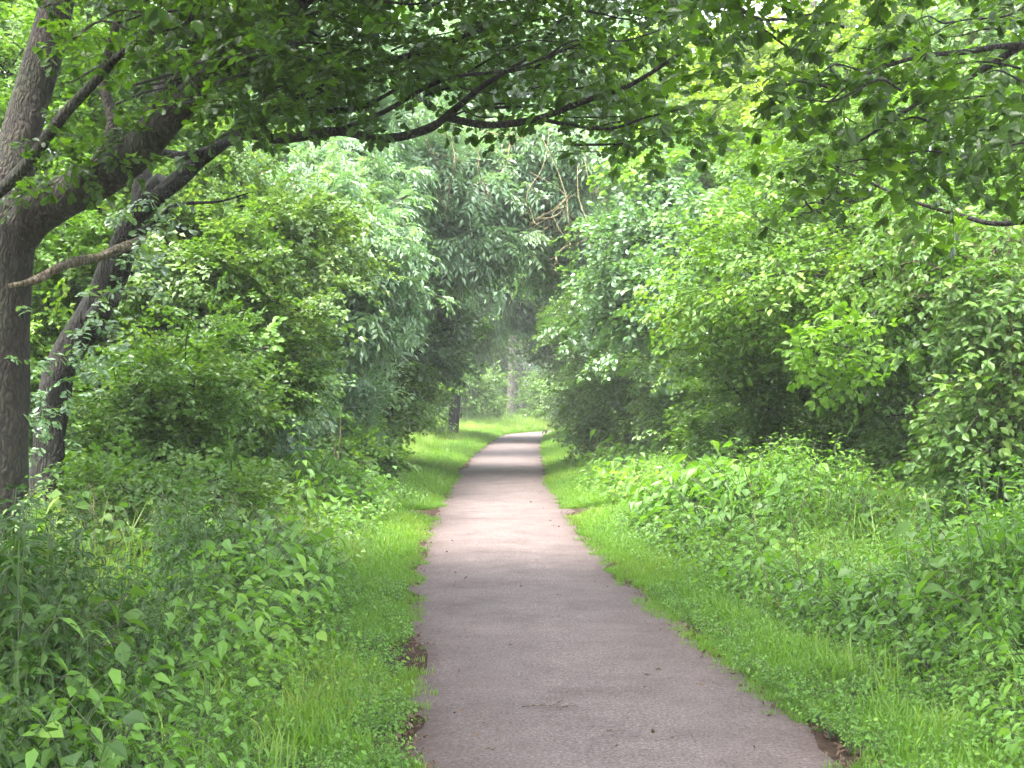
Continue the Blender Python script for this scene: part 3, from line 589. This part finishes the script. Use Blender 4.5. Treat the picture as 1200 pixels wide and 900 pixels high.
# woodland trees standing behind the hedges on both sides
wood = [(-11, 23, 'yellow-green ash standing behind the left hawthorn', 'maple'), (-11, 34, 'tall tree behind the silvery ash left of the path', 'haw'), (-12, 50, 'tall dark tree behind the grey-green round-leaved tree left of the path', 'haw'), (-12, 68, 'tall hazy tree behind the forked trunk left of the bend', 'ash'), (-13, 15, 'dark tree glimpsed behind the left-edge oak', 'haw'),
        (10.5, 22, 'dark tree behind the field maple on the right', 'haw'), (11, 38, 'tall tree behind the yellow-green tree at upper right', 'maple'), (9, 52, 'tall tree behind the drooping hawthorn right of the path', 'haw'), (8, 72, 'tall hazy tree behind the hawthorn at the right of the bend', 'ash'), (13, 29, 'tall tree far behind the field maple at upper right', 'maple')]
for X, D, lab, mt in wood:
    x = 600 + X / D * FOC; ls = []
    big = 1 + D / 60
    for zc, w in [(1.6, 2.2), (4.5, 2.8), (8, 3), (11.5, 2.8)] + ([(15, 2.6)] if D > 35 else []):
        for s in (-.55, .55):
            ls.append((x + s * w / D * FOC, HZ - (zc + rng.normal(0, .4) - CAMZ) / D * FOC, D + rng.normal(0, .6), w * .85, w * .75, 1.8, 34))
    tree('woodland_tree', lab, 'tree', (X, D), 13, .25, ls, 'oakfar' if D < 45 else 'far', M[mt], M['bark_dark'], 1.3 if D < 45 else 1.0, 8, clump=1.0)
# --- bare vine stems hanging in front of the arching ash
vines = [[(528, 160), (533, 190), (527, 215), (526, 240)], [(558, 155), (560, 170), (561, 195), (565, 212), (573, 228)], [(600, 152), (597, 170), (595, 190)],
         [(632, 204), (622, 218), (617, 235), (623, 250), (628, 262), (640, 256)], [(628, 256), (648, 254), (660, 245), (664, 232), (670, 224)], [(664, 232), (666, 255), (668, 275)],
         [(688, 258), (683, 268), (678, 280)], [(668, 285), (655, 295), (652, 304), (658, 312), (668, 316)], [(500, 165), (508, 180), (510, 178)], [(565, 152), (590, 158), (620, 160)], [(692, 215), (700, 222), (706, 218)]]
vlab = ['straight pale vine stem hanging left of the others before the ash', 'longest curling pale vine stem hanging below the oak limb', 'short straight pale vine stem between the longer ones', 'wavy pale vine stem with a hooked top before the ash', 'yellowish vine stem looping in a U over the path', 'straight vine stem dropping from the end of the U loop', 'short slanting vine stem at the right of the U loop', 'lowest hooked vine stem curling under the U loop', 'short bent vine stem at the far left of the hanging stems', 'horizontal pale vine stem along the bottom of the oak canopy', 'tiny bent vine stem near the bright lit branch tip']
for pts, lab in zip(vines, vlab):
    d = 26.4; B = at(*pts[0], d)
    P = px_line([(x, y, d + rng.normal(0, .2)) for x, y in pts])
    up = np.vstack([P[0] + [rng.normal(0, .5), .8, rng.uniform(1., 1.6)], P[0] + [rng.normal(0, .25), .4, rng.uniform(.4, .7)], P])
    t = tube(smooth_line(up, 2), [.006, .012, .013, .010, .005], 5, 0)
    tw = [t]
    for _ in range(5):
        q = P[rng.integers(2, len(P))]; tw.append(tube(smooth_line([q, q + [rng.normal(0, .15), 0, -.12], q + [rng.normal(0, .3), 0, -.4]], 3), [.006, .003], 4, 0))
    o = build('vine_stem', local(merge(tw), B), [M['vine']], None, True); o.location = B
    tag(o, lab, 'vine', 'bare vine stems hanging over the path')

# ------------------------------------------------------------------ undergrowth
def nettle_plant(h):
    n = 12; ts = np.linspace(0, 1, 6); bx_ = rng.normal(0, .06, 2)
    P = np.stack([bx_[0] * ts ** 2 * h * 2, bx_[1] * ts ** 2 * h * 2, ts * h], 1)
    st = tube(P, [.0042, .0018], 4, 1); out = [st]
    for i in range(n):
        t = .12 + .88 * (i / (n - 1)) ** .85; p = np.array([np.interp(t, ts, P[:, k]) for k in range(3)])
        s = (1.05 - .55 * max(0, t - .55) / .45) * rng.uniform(.85, 1.2)
        a0 = i * PI / 2 + rng.normal(0, .25)
        for a in (a0, a0 + PI, a0 + 1.2):
            dz = -.5 + .75 * max(0, t - .7) / .3 + rng.normal(0, .22)
            ax = (math.cos(a), math.sin(a), dz)
            q = p + np.array([math.cos(a), math.sin(a), .1]) * .03
            out.append(rand_leaf(NETTLE, ax, (rng.normal(0, .35), rng.normal(0, .35), 1), q, s * rng.uniform(.75, 1.15)))
    return merge(out)
def herb_plant(h, lf, n=11, sc=1.0):
    out = []
    for i in range(n):
        a = i * 2.4 + rng.normal(0, .3); l = h * rng.uniform(.5, 1.1); r = l * rng.uniform(.25, .7)
        P = smooth_line([(0, 0, 0), (math.cos(a) * r * .35, math.sin(a) * r * .35, l * .6), (math.cos(a) * r, math.sin(a) * r, l * .9)], 3)
        out.append(tube(P, [.003, .002], 3, 1))
        for k in range(2):
            b = a + rng.normal(0, .6)
            out.append(rand_leaf(lf, (math.cos(b), math.sin(b), rng.uniform(-.8, .4)), (rng.normal(0, .5), rng.normal(0, .5), 1), P[-1 if k == 0 else -3], sc * rng.uniform(.7, 1.2)))
    return merge(out)
def tuft(n, h, spread, w=.006):
    out = []
    for i in range(n):
        a = rng.random() * 2 * PI; r = rng.random() ** .5 * spread; l = h * rng.uniform(.5, 1.2); b = rng.uniform(.15, .7) * l; c = rng.random() * 2 * PI
        p0 = np.array([math.cos(a) * r, math.sin(a) * r, 0]); dv = np.array([math.cos(c), math.sin(c), 0]); sd = np.array([-dv[1], dv[0], 0]) * w * rng.uniform(.7, 1.3) * .5
        p1 = p0 + dv * b * .3 + np.array([0, 0, l * .6]); p2 = p0 + dv * b + np.array([0, 0, l * rng.uniform(.75, 1.0)])
        t = faces([p0 - sd, p0 + sd, p1 + sd * .8, p1 - sd * .8, p2], [(0, 1, 2, 3), (3, 2, 4)], 0); t.t[:] = rng.random(); out.append(t)
    return merge(out)
NET = [nettle_plant(rng.uniform(.85, 1.05)) for _ in range(6)]
HERB = [herb_plant(.32, OVATE, 12, .8) for _ in range(3)] + [herb_plant(.36, BROAD, 9, .65) for _ in range(2)] + [herb_plant(.34, SMALL, 22, .8) for _ in range(2)] + [herb_plant(.42, NETTLE, 10, .8) for _ in range(2)]
TUFT = [tuft(26, .11, .09) for _ in range(6)]
TALL = [tuft(24, .55, .14, .008) for _ in range(5)]

def upright(n, sc, tilt=.12):
    az = rng.random(n) * 2 * PI
    ax = np.stack([np.cos(az), np.sin(az), np.zeros(n)], 1)
    up = np.array([0, 0, 1.0]) + rng.normal(0, tilt, (n, 3)) * np.array([1, 1, 0])
    R = frame(ax, up)
    # keep Z the plant's axis: re-orthogonalise around up
    z = norm(up); s = norm(np.cross(ax, z)); y = np.cross(z, s)
    return np.stack([s, y, z], -1) * np.asarray(sc)[:, None, None]
def scatter_pts(n, d0, d1, side, s0, s1, power=1.0):
    """points beside the path, thinning with distance; s = metres out from the tarmac edge"""
    u = rng.random(n); d = d0 * (d1 / d0) ** (u ** power)
    s = rng.uniform(s0, s1, n)
    x = cx(d) + side * (HALF + s)
    vis = np.abs(x) < d * .375 + .9
    return x[vis], d[vis], s[vis]
def bare(x, y):
    """trodden bare soil crossing the path twenty metres off"""
    w = np.abs(y - 20.2 + .25 * np.sin(x * 3)) < .75
    return w & (np.abs(x - cx(y)) < HALF + 1.0)
def put(ts, x, y, sc, tint, tilt=.12):
    P = np.stack([x, y, gz(x, y) - .01], 1)
    return inst_var(ts, upright(len(x), sc, tilt), P, tint)
def patch(x, y, f=1.0):
    return .5 + .25 * np.sin(x * 2.1 * f + y * 1.3 * f) + .25 * np.sin(x * 1.1 * f - y * .7 * f + 2)

# short grass on both verges
gl = []
for side, w in ((-1, .65), (1, .6)):
    x, y, s = scatter_pts(9500, 5.2, 30, side, -.12, w + .2, .85)
    wid = np.where(y > 17, 2.2, w)
    ok = (s < wid) & ~bare(x, y) & (rng.random(len(x)) < (.12 + .9 * sstep(-.1, .1, s + .12 * (patch(x, y, 4) - .5)))) & (patch(x, y, 3.1) + rng.normal(0, .1, len(x)) > .5 - .38 * sstep(9, 13, y) - .12 * (side > 0))
    x, y, s = x[ok], y[ok], s[ok]
    gl.append(put(TUFT, x, y, rng.uniform(.45, 1.1, len(x)) * (.55 + .7 * sstep(.0, .5, s)) * (1 + y / 60), np.clip(patch(x, y) + rng.normal(0, .15, len(x)), 0, 1)))
    x, y, s = scatter_pts(5000, 16, 74, side, .04, 2.4, .9)
    ok = ~bare(x, y); x, y, s = x[ok], y[ok], s[ok]
    gl.append(put(TUFT, x, y, rng.uniform(.7, 1.3, len(x)) * (.5 + .8 * sstep(.0, .8, s)) * (1 + y / 60), np.clip(patch(x, y) * .6 + .3 + rng.normal(0, .15, len(x)), 0, 1)))
tag(build('verge_grass', merge(gl), [M['grass'], M['grass']]), 'short bright grass along both edges of the path', 'grass', None, 'stuff')
# tall grass farther on
hl = []
for side in (-1, 1):
    x, y, s = scatter_pts(3600, 21, 80, side, 1.0, 5.0, .8)
    ok = (~bare(x, y)) & (s > 1.0 + 1.0 * (y < 27))
    x, y, s = x[ok], y[ok], s[ok]
    hl.append(put(TALL, x, y, rng.uniform(.6, 1.25, len(x)) * (.6 + .5 * sstep(1, 2.2, s)), np.clip(patch(x, y) + rng.normal(0, .2, len(x)), 0, 1), .2))
x = rng.uniform(-9, 11, 2600); y = rng.uniform(76, 96, 2600); ok = np.abs(x - cx(y)) > HALF + .3
tag(build('bank_weeds', put(TALL, x[ok], y[ok], rng.uniform(.5, 1.1, ok.sum()), rng.random(ok.sum()), .2), [M['haw'], M['haw']]), 'dull green grass and weeds on the bank beyond the bend', 'grass', None, 'stuff')
tag(build('tall_grass', merge(hl), [M['hay'], M['hay']]), 'tall pale seeding grass on the banks towards the bend', 'grass', None, 'stuff')
# low broad-leaved herbs, rising into nettles
hb = {-1: [], 1: []}
for side, a, b in ((-1, .22, 4.0), (1, .22, 3.6)):
    x, y, s = scatter_pts(7500, 5, 27, side, a, b, .8)
    ok = (~bare(x, y)) & (rng.random(len(x)) < .25 + .9 * sstep(a, a + .6, s))
    if side < 0: ok &= (y > 10) | (s > .65) | (rng.random(len(x)) < .25)
    x, y, s = x[ok], y[ok], s[ok]
    lowl = np.where((side < 0) & (y > 8) & (x / y * FOC + 600 < 190), .4, 1)
    hb[side] = put(HERB, x, y, lowl * rng.uniform(.35, 1.25, len(x)) * (.55 + .8 * patch(x, y, .8)) * (.4 + 1.3 * sstep(a, a + 1.15, s)) * (.72 + .28 * sstep(8, 14, y)), np.clip(patch(x, y) + rng.normal(0, .15, len(x)), 0, 1), .2)
tag(build('herb_cover', hb[-1], [M['herb'], M['stem']]), 'low mixed leafy weeds on the left verge', 'ground cover', None, 'stuff')
tag(build('herb_cover', hb[1], [M['herb'], M['stem']]), 'low bright leafy weeds on the right verge', 'ground cover', None, 'stuff')
wl = []
for side, a, b, d0, d1, n in ((-1, .5, 4.5, 11.5, 22, 1100), (1, .6, 4.5, 13, 25, 1000), (-1, .6, 3, 5.5, 11.5, 120), (1, .5, 3.5, 6, 13, 170)):
    x, y, s = scatter_pts(n, d0, d1, side, a, b)
    ok = ~bare(x, y); x, y, s = x[ok], y[ok], s[ok]
    wl.append(put(TALL, x, y, rng.uniform(.7, 1.3, len(x)) * (.45 + .75 * sstep(a, a + 1.6, s)), np.clip(patch(x, y) + rng.normal(0, .2, len(x)), 0, 1), .2))
for side in (-1, 1):                                           # last year's dead stalks
    x, y, s = scatter_pts(60, 9.5, 22, side, .7, 4.2)
    for k in range(len(x)):
        h = rng.uniform(.5, 1.25); q = np.array([x[k], y[k], float(gz(x[k], y[k]))]); e = np.append(rng.normal(0, .22, 2), h)
        t = tube(smooth_line([q, q + e * .5 + rng.normal(0, .03, 3), q + e], 3), [.005, .002], 3, 2); wl.append(t)
tag(build('seeding_grass', merge(wl), [M['hay'], M['hay'], M['bark_pale']]), 'pale seeding grass mixed through the weeds on both sides', 'grass', None, 'stuff')
x, y, s = scatter_pts(1500, 5, 12, -1, .05, 1.0); x2, y2, s2 = scatter_pts(1500, 5, 12, 1, .05, .9)
x, y = np.concatenate([x, x2]), np.concatenate([y, y2])
tag(build('clover', put(HERB, x, y, rng.uniform(.18, .42, len(x)), rng.random(len(x)), .2), [M['herb'], M['stem']]), 'small clover-like leaves among the short verge grass', 'ground cover', None, 'stuff')
x, y, s = scatter_pts(1500, 11.5, 22, -1, .6, 4.8)
tag(build('pale_weeds', merge([put(HERB, x[::2], y[::2], rng.uniform(.8, 2.1, len(x[::2])) * (.4 + .75 * sstep(.6, 2.0, s[::2])), rng.random(len(x[::2])), .2), put(NET, x[1::2], y[1::2], rng.uniform(.45, 1.0, len(x[1::2])) * (.35 + .65 * sstep(.6, 2.0, s[1::2])), rng.random(len(x[1::2])), .2)]), [M['weed'], M['stem']]), 'tall pale leafy weeds on the left between the nettles and the ash', 'ground cover', None, 'stuff')
bl = []
BRAM = [herb_plant(.55, OVATE, 14, .95) for _ in range(3)] + [herb_plant(.5, BROAD, 12, .8)]
for side in (-1, 1):
    x, y, s = scatter_pts(1500, 6, 25, side, .6, 5)
    ok = (np.sin(x * 1.9 + 1) + np.sin(y * 1.15 + x * .6 + 2) > .75) & ~bare(x, y); x, y, s = x[ok], y[ok], s[ok]
    bl.append(put(BRAM, x, y, rng.uniform(.5, 1.7, len(x)) * (.4 + .6 * sstep(.6, 1.5, s)), rng.random(len(x)), .25))
tag(build('bramble_cover', merge(bl), [M['elder'], M['bark_pale']]), 'darker bramble patches among the weeds on both sides', 'ground cover', None, 'stuff')
thing_spots = {-1: [], 1: []}
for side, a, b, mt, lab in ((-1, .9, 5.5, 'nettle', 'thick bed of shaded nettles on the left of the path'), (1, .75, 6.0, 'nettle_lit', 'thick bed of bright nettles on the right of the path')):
    x, y, s = scatter_pts(5200, 4.2, 25, side, a, b, .8)
    ok = (~bare(x, y)) & (rng.random(len(x)) < .3 + .8 * sstep(a, a + .7, s))
    if side < 0: ok &= (y < 11) | (s > 1.9 + .12 * (y - 11)) 
    x, y, s = x[ok], y[ok], s[ok]
    h = (1 - .12 * (side > 0)) * np.where((side < 0) & (y > 8) & (x / y * FOC + 600 < 190), .38, 1) * rng.uniform(.6, 1.15, len(x)) * (.55 + .75 * patch(x, y, .8)) * (1 - .1 * (side < 0)) * (.42 + .75 * sstep(a - .1, a + 1.1, s)) * (1 - .25 * (side < 0) * sstep(6, 5, y))
    tint = np.clip(patch(x, y) * 1.5 - .25 + rng.normal(0, .22, len(x)), 0, 1)
    vis = np.abs(x) < y * .37
    near = np.argsort(np.where(vis & (s > a + .25), y, 99))[:90]
    m = np.ones(len(x), bool); m[near] = False
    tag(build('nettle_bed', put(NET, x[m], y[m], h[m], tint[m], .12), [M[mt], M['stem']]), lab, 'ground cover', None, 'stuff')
    thing_spots[side] = (x[near], y[near], h[near] * 1.08)
def split_parts(t):
    """stem and leaves of one plant template as two meshes"""
    out = []
    start = np.concatenate([[0], np.cumsum(t.N)[:-1]])
    for mi in (1, 0):
        f = np.where(t.M == mi)[0]
        L = np.concatenate([t.L[start[i]:start[i] + t.N[i]] for i in f]); u, inv = np.unique(L, return_inverse=True)
        out.append(T(t.V[u], inv, t.N[f], np.zeros(len(f)), t.t[u]))
    return out
def plant_things(name, temps, lm, sm, spots, label, cat, group):
    protos = []
    for t in temps:
        s, l = split_parts(t)
        protos.append((build('stem', s, [sm], None, True), build('leaves', l, [lm])))
    used = set()
    for i, (x, y, h) in enumerate(zip(*spots)):
        k = i % len(protos)
        o = empty(name, (x, y, float(gz(x, y)) - .01), label, cat, group)
        o.rotation_euler = (rng.normal(0, .08), rng.normal(0, .08), rng.random() * 6.28); o.scale = (h, h, h)
        for p in protos[k]:
            q = p if k not in used else p.copy()
            if k in used: C.objects.link(q)
            q.parent = o
        used.add(k)
    for k, pr in enumerate(protos):
        if k not in used:
            for p in pr: bpy.data.objects.remove(p)
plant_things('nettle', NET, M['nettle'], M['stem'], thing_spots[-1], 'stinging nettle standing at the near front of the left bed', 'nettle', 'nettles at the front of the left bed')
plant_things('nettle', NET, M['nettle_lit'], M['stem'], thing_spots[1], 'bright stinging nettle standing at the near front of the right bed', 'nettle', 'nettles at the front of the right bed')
# individual plants that stand out
def lone(pt, d, h, temps, lm, name, label, cat):
    x, y = (pt[0] - 600) / FOC * d, d
    plant_things(name, [temps], lm, M['stem'], ([x], [y], [h]), label, cat, None)
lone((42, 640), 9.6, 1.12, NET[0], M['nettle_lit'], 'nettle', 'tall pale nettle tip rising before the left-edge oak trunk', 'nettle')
lone((100, 860), 4.9, .62, herb_plant(1.0, BROAD, 9, 1.5), M['nettle'], 'dock_plant', 'big-leaved dark plant in the bottom left corner', 'plant')
lone((365, 500), 15.5, 1.42, nettle_plant(1.0), M['herb'], 'willowherb', 'tall pale willowherb standing above the weeds left of the path', 'plant')
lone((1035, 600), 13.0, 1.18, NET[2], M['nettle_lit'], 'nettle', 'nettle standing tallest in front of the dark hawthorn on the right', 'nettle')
lone((1180, 760), 8.2, .85, herb_plant(1.0, BROAD, 14, 1.1), M['nettle_lit'], 'dock_plant', 'leafy clump with broad bright leaves at the lower right edge', 'plant')
# hogweed heads
def hogweed(h):
    out = [tube(smooth_line([(0, 0, 0), (.02, .01, h * .5), (.03, .0, h * .93)], 4), [.008, .005], 5, 1)]
    fl = []
    for i in range(16):
        a = i * 2.4; r = .09 * math.sqrt(i / 16); p = np.array([.03 + math.cos(a) * r, math.sin(a) * r, h + .02 - r * .2])
        out.append(tube([(.03, 0, h * .92), p], [.002, .0015], 3, 1))
        for k in range(7):
            b = rng.random() * 6.3
            q = p + np.array([math.cos(b), math.sin(b), 0]) * .018 * rng.random() ** .5
            fl.append(rand_leaf(diamond(.013, .012, 0, 0), (math.cos(b), math.sin(b), .1), (0, 0, 1), q))
    return merge(out), merge(fl)
for x, y, d, lab in [(795, 538, 19, 'white flat-topped hogweed flower farthest along the right verge'), (808, 543, 18.6, 'white hogweed flower beside the farthest one on the right verge'), (748, 572, 17.5, 'small white hogweed flower low in the right verge nearest the path'), (770, 548, 20, 'faint hogweed flower among tall grass on the right verge'),
                     (357, 535, 17, 'white hogweed flower among pale weeds on the left verge'), (425, 540, 19, 'hogweed flower at the edge of the left grass'), (815, 595, 14.5, 'pinkish hogweed head above the right weeds'), (960, 500, 16, 'hogweed flower before the dark hawthorn on the right')]:
    p = at(x, y, d); h = p[2] - float(gz(p[0], d))
    o = empty('hogweed', (p[0], d, float(gz(p[0], d))), lab, 'wildflower', 'hogweed in flower')
    s, f = hogweed(h); build('stem', s, [M['stem'], M['stem']], o); build('flower_head', f, [M['flower']], o)
# ------------------------------------------------------------------ leaf litter and things on the path
DEADL = [leaf(.06, .035, (.6, 1, .6), f, c) for f, c in ((.5, .5), (-.6, -.4), (.9, .2), (.3, -.6))]
def litter(n, d0, d1, slo, shi, side):
    u = rng.random(n); d = d0 * (d1 / d0) ** u; s = slo + (shi - slo) * rng.beta(2, 2, n)
    return cx(d) + side * (HALF + s), d
Xl, Yl = [], []
for side in (-1, 1):
    for n, a, b, lo, hi in ((1500, 5.3, 22, -.1, .22), (60, 5.3, 30, -.6, .05), (520, 5.3, 12, .1, .7)):
        x, y = litter(n, a, b, lo, hi, side); Xl.append(x); Yl.append(y)
n = 1100; x = rng.uniform(-1, 1, n) * .9; y = 19.5 + rng.random(n) * 1.4
sd = np.where(rng.random(n) < .5, -1, 1); Xl.append(cx(y) + sd * (HALF + rng.random(n) * 1.2)); Yl.append(y)
n = 160; y = rng.uniform(5.4, 7.2, n); Xl.append(cx(y) - HALF - rng.random(n) ** 1.3 * .45); Yl.append(y)
Xl, Yl = np.concatenate(Xl), np.concatenate(Yl)
ok = patch(Xl, Yl, 2.6) + rng.normal(0, .12, len(Xl)) > .46; Xl, Yl = Xl[ok], Yl[ok]
P = np.stack([Xl, Yl, gz(Xl, Yl) + .018], 1); K = len(P); az = rng.random(K) * 6.3
R = frame(np.stack([np.cos(az), np.sin(az), rng.normal(0, .15, K)], 1), np.array([0, 0, 1.]) + rng.normal(0, .35, (K, 3)), rng.uniform(.25, .75, K))
tag(build('fallen_leaves', inst_var(DEADL, R, P, rng.random(K)), [M['dead']]), 'dry brown leaf litter gathered along the path edges', 'leaf litter', None, 'stuff')
n = 1500; y = 5.4 * (22 / 5.4) ** rng.random(n); u = np.sign(rng.normal(0, 1, n)) * rng.beta(1.6, 1.1, n); x = cx(y) + u * (HALF - .03)
P = np.stack([x, y, gz(cx(y), y) + .026], 1); az = rng.random(n) * 6.3
R = frame(np.stack([np.cos(az), np.sin(az), 0 * az], 1), np.array([0, 0, 1.]) + rng.normal(0, .3, (n, 3)), rng.uniform(.06, .2, n))
tag(build('leaf_crumbs', inst_var(DEADL, R, P, rng.random(n) ** 2), [M['dead']]), 'tiny crumbs of dry leaf and bark on the asphalt', 'leaf litter', None, 'stuff')
lp = [build('fallen_leaf', t, [M['dead']]) for t in [inst(d, np.eye(3)[None], np.zeros((1, 3)), np.array([.5])) for d in DEADL]]
spots = [(505, 758), (548, 745), (612, 690), (700, 742), (775, 740), (720, 788), (757, 810), (540, 840), (570, 852), (585, 872), (640, 855), (765, 865), (790, 868), (838, 805), (830, 800), (720, 880), (880, 880), (910, 860), (600, 760), (655, 620), (560, 640), (530, 690), (690, 710), (640, 730), (655, 700)]
for i, (x, y) in enumerate(spots):
    d = CAMZ * FOC / (y - HZ); X = (x - 600) / FOC * d
    o = lp[i] if i < 4 else lp[i % 4].copy()
    if i >= 4: C.objects.link(o)
    o.location = (X, d, .028); o.rotation_euler = (rng.normal(0, .2), rng.normal(0, .2), rng.random() * 6.3); s = rng.uniform(.3, .65); o.scale = (s, s, s)
    tag(o, 'small curled dry leaf lying on the grey path', 'leaf', 'dry leaves lying on the path')
def twig(pts, r, label):
    P = []
    for x, y in pts:
        d = CAMZ * FOC / (y - HZ); P.append([(x - 600) / FOC * d, d, .026 + r])
    P = np.array(P); B = P[0].copy()
    o = build('fallen_twig', local(tube(smooth_line(P, 3), [r * .4, r * .7, r * .3], 5, 0, .2), B), [M['bark_pale']], None, True); o.location = B
    tag(o, label, 'twig', 'twigs lying on the path')
twig([(612, 834), (630, 832), (648, 833)], .006, 'longest dark twig lying across the middle of the path')
twig([(648, 832), (655, 828), (657, 826)], .006, 'short hooked twig touching the longest twig on the path')
twig([(652, 835), (664, 833), (676, 832)], .005, 'pale thin twig continuing right of the longest one')
twig([(710, 862), (722, 861), (732, 862)], .004, 'thin straight twig near the bottom middle of the path')
twig([(845, 789), (858, 790), (866, 790)], .004, 'thin twig beside the right edge of the path')
twig([(492, 760), (500, 758), (512, 759)], .006, 'twig lying by the left edge of the path')
twig([(752, 793), (758, 796), (763, 795)], .006, 'short stubby dark twig right of the path centre')
# bare dead stems under the ash on the left
ds = []
for i in range(9):
    a = at(318 + i * 9 + rng.normal(0, 5), 530, 21); a[2] = 0; b = at(318 + i * 10 + rng.normal(0, 14), 462 + rng.normal(0, 12), 21.2)
    ds.append(tube(smooth_line([a, (a + b) / 2 + rng.normal(0, .07, 3), b], 4), [.014, .006], 4, 0))
o = build('dead_bramble', local(merge(ds), at(350, 530, 21) * [1, 1, 0]), [M['bark_pale']], None, True); o.location = at(350, 530, 21) * [1, 1, 0]
tag(o, 'bundle of bare pale dead bramble stems under the silvery ash', 'bramble')

# ------------------------------------------------------------------ haze volume standing in for lens glare
def haze(den):
    x0, x1, y0, y1, z0, z1 = -140, 140, -34, 200, -1.3, 42
    V = [(x, y, z) for z in (z0, z1) for y in (y0, y1) for x in (x0, x1)]
    F = [(0, 2, 3, 1), (4, 5, 7, 6), (0, 1, 5, 4), (2, 6, 7, 3), (0, 4, 6, 2), (1, 3, 7, 5)]
    m, nt, N, L = mat_new('glare_haze'); out = N.new('ShaderNodeOutputMaterial'); pv = N.new('ShaderNodeVolumePrincipled')
    pv.inputs['Color'].default_value = (.95, .97, .97, 1); pv.inputs['Density'].default_value = den; pv.inputs['Anisotropy'].default_value = .0
    L.new(pv.outputs[0], out.inputs['Volume'])
    tag(build('haze', faces(V, F), [m]), 'pale haze volume standing in for lens glare over the woodland ride', 'haze', None, 'stuff')
HAZE = .0009
if HAZE: haze(HAZE)

# ------------------------------------------------------------------ light, camera
W = bpy.data.worlds.new('World'); S.world = W; W.use_nodes = True
nt = W.node_tree; nt.nodes.clear(); N, L = nt.nodes, nt.links
EL, AZ = 71.0, 222.0          # sun height, and compass direction it comes from (0 = ahead, 90 = right)
sk = N.new('ShaderNodeTexSky'); sk.sky_type = 'NISHITA'; sk.sun_disc = False
sk.sun_elevation = math.radians(EL); sk.sun_rotation = math.radians(AZ); sk.air_density = 1.0; sk.dust_density = 4.0; sk.ozone_density = 1.0
hs = N.new('ShaderNodeHueSaturation'); hs.inputs['Saturation'].default_value = .35      # thin white cloud
bg = N.new('ShaderNodeBackground'); bg.inputs['Strength'].default_value = .15; ow = N.new('ShaderNodeOutputWorld')
L.new(sk.outputs[0], hs.inputs['Color']); L.new(hs.outputs[0], bg.inputs['Color']); L.new(bg.outputs[0], ow.inputs['Surface'])
sun = bpy.data.lights.new('sun', 'SUN'); sun.energy = 1.1; sun.angle = math.radians(24); sun.color = (1, .95, .86)
so = bpy.data.objects.new('sun', sun); C.objects.link(so)
dv = Vector((math.sin(math.radians(AZ)) * math.cos(math.radians(EL)), math.cos(math.radians(AZ)) * math.cos(math.radians(EL)), math.sin(math.radians(EL))))
so.rotation_euler = dv.to_track_quat('Z', 'Y').to_euler(); so.location = (0, 20, 40)
cam = bpy.data.cameras.new('camera'); co = bpy.data.objects.new('camera', cam); C.objects.link(co)
cam.sensor_width = 36; cam.lens = 36 * FOC / 1200; cam.clip_end = 600; cam.clip_start = .1
co.location = (0, 0, CAMZ); co.rotation_euler = (PI / 2 + math.atan((HZ - 450) / FOC), 0, 0)
S.camera = co
S.view_settings.view_transform = 'Standard'; S.view_settings.look = 'None'; S.view_settings.gamma = 1; S.view_settings.exposure = 3.65
cy = S.cycles
cy.use_denoising = True; cy.max_bounces = 8; cy.diffuse_bounces = 4; cy.glossy_bounces = 2; cy.transmission_bounces = 4; cy.transparent_max_bounces = 8; cy.volume_bounces = 0
cy.caustics_reflective = False; cy.caustics_refractive = False; cy.sample_clamp_indirect = 6
print('faces', sum(len(o.data.polygons) for o in S.objects if o.type == 'MESH'), 'objects', len(S.objects))
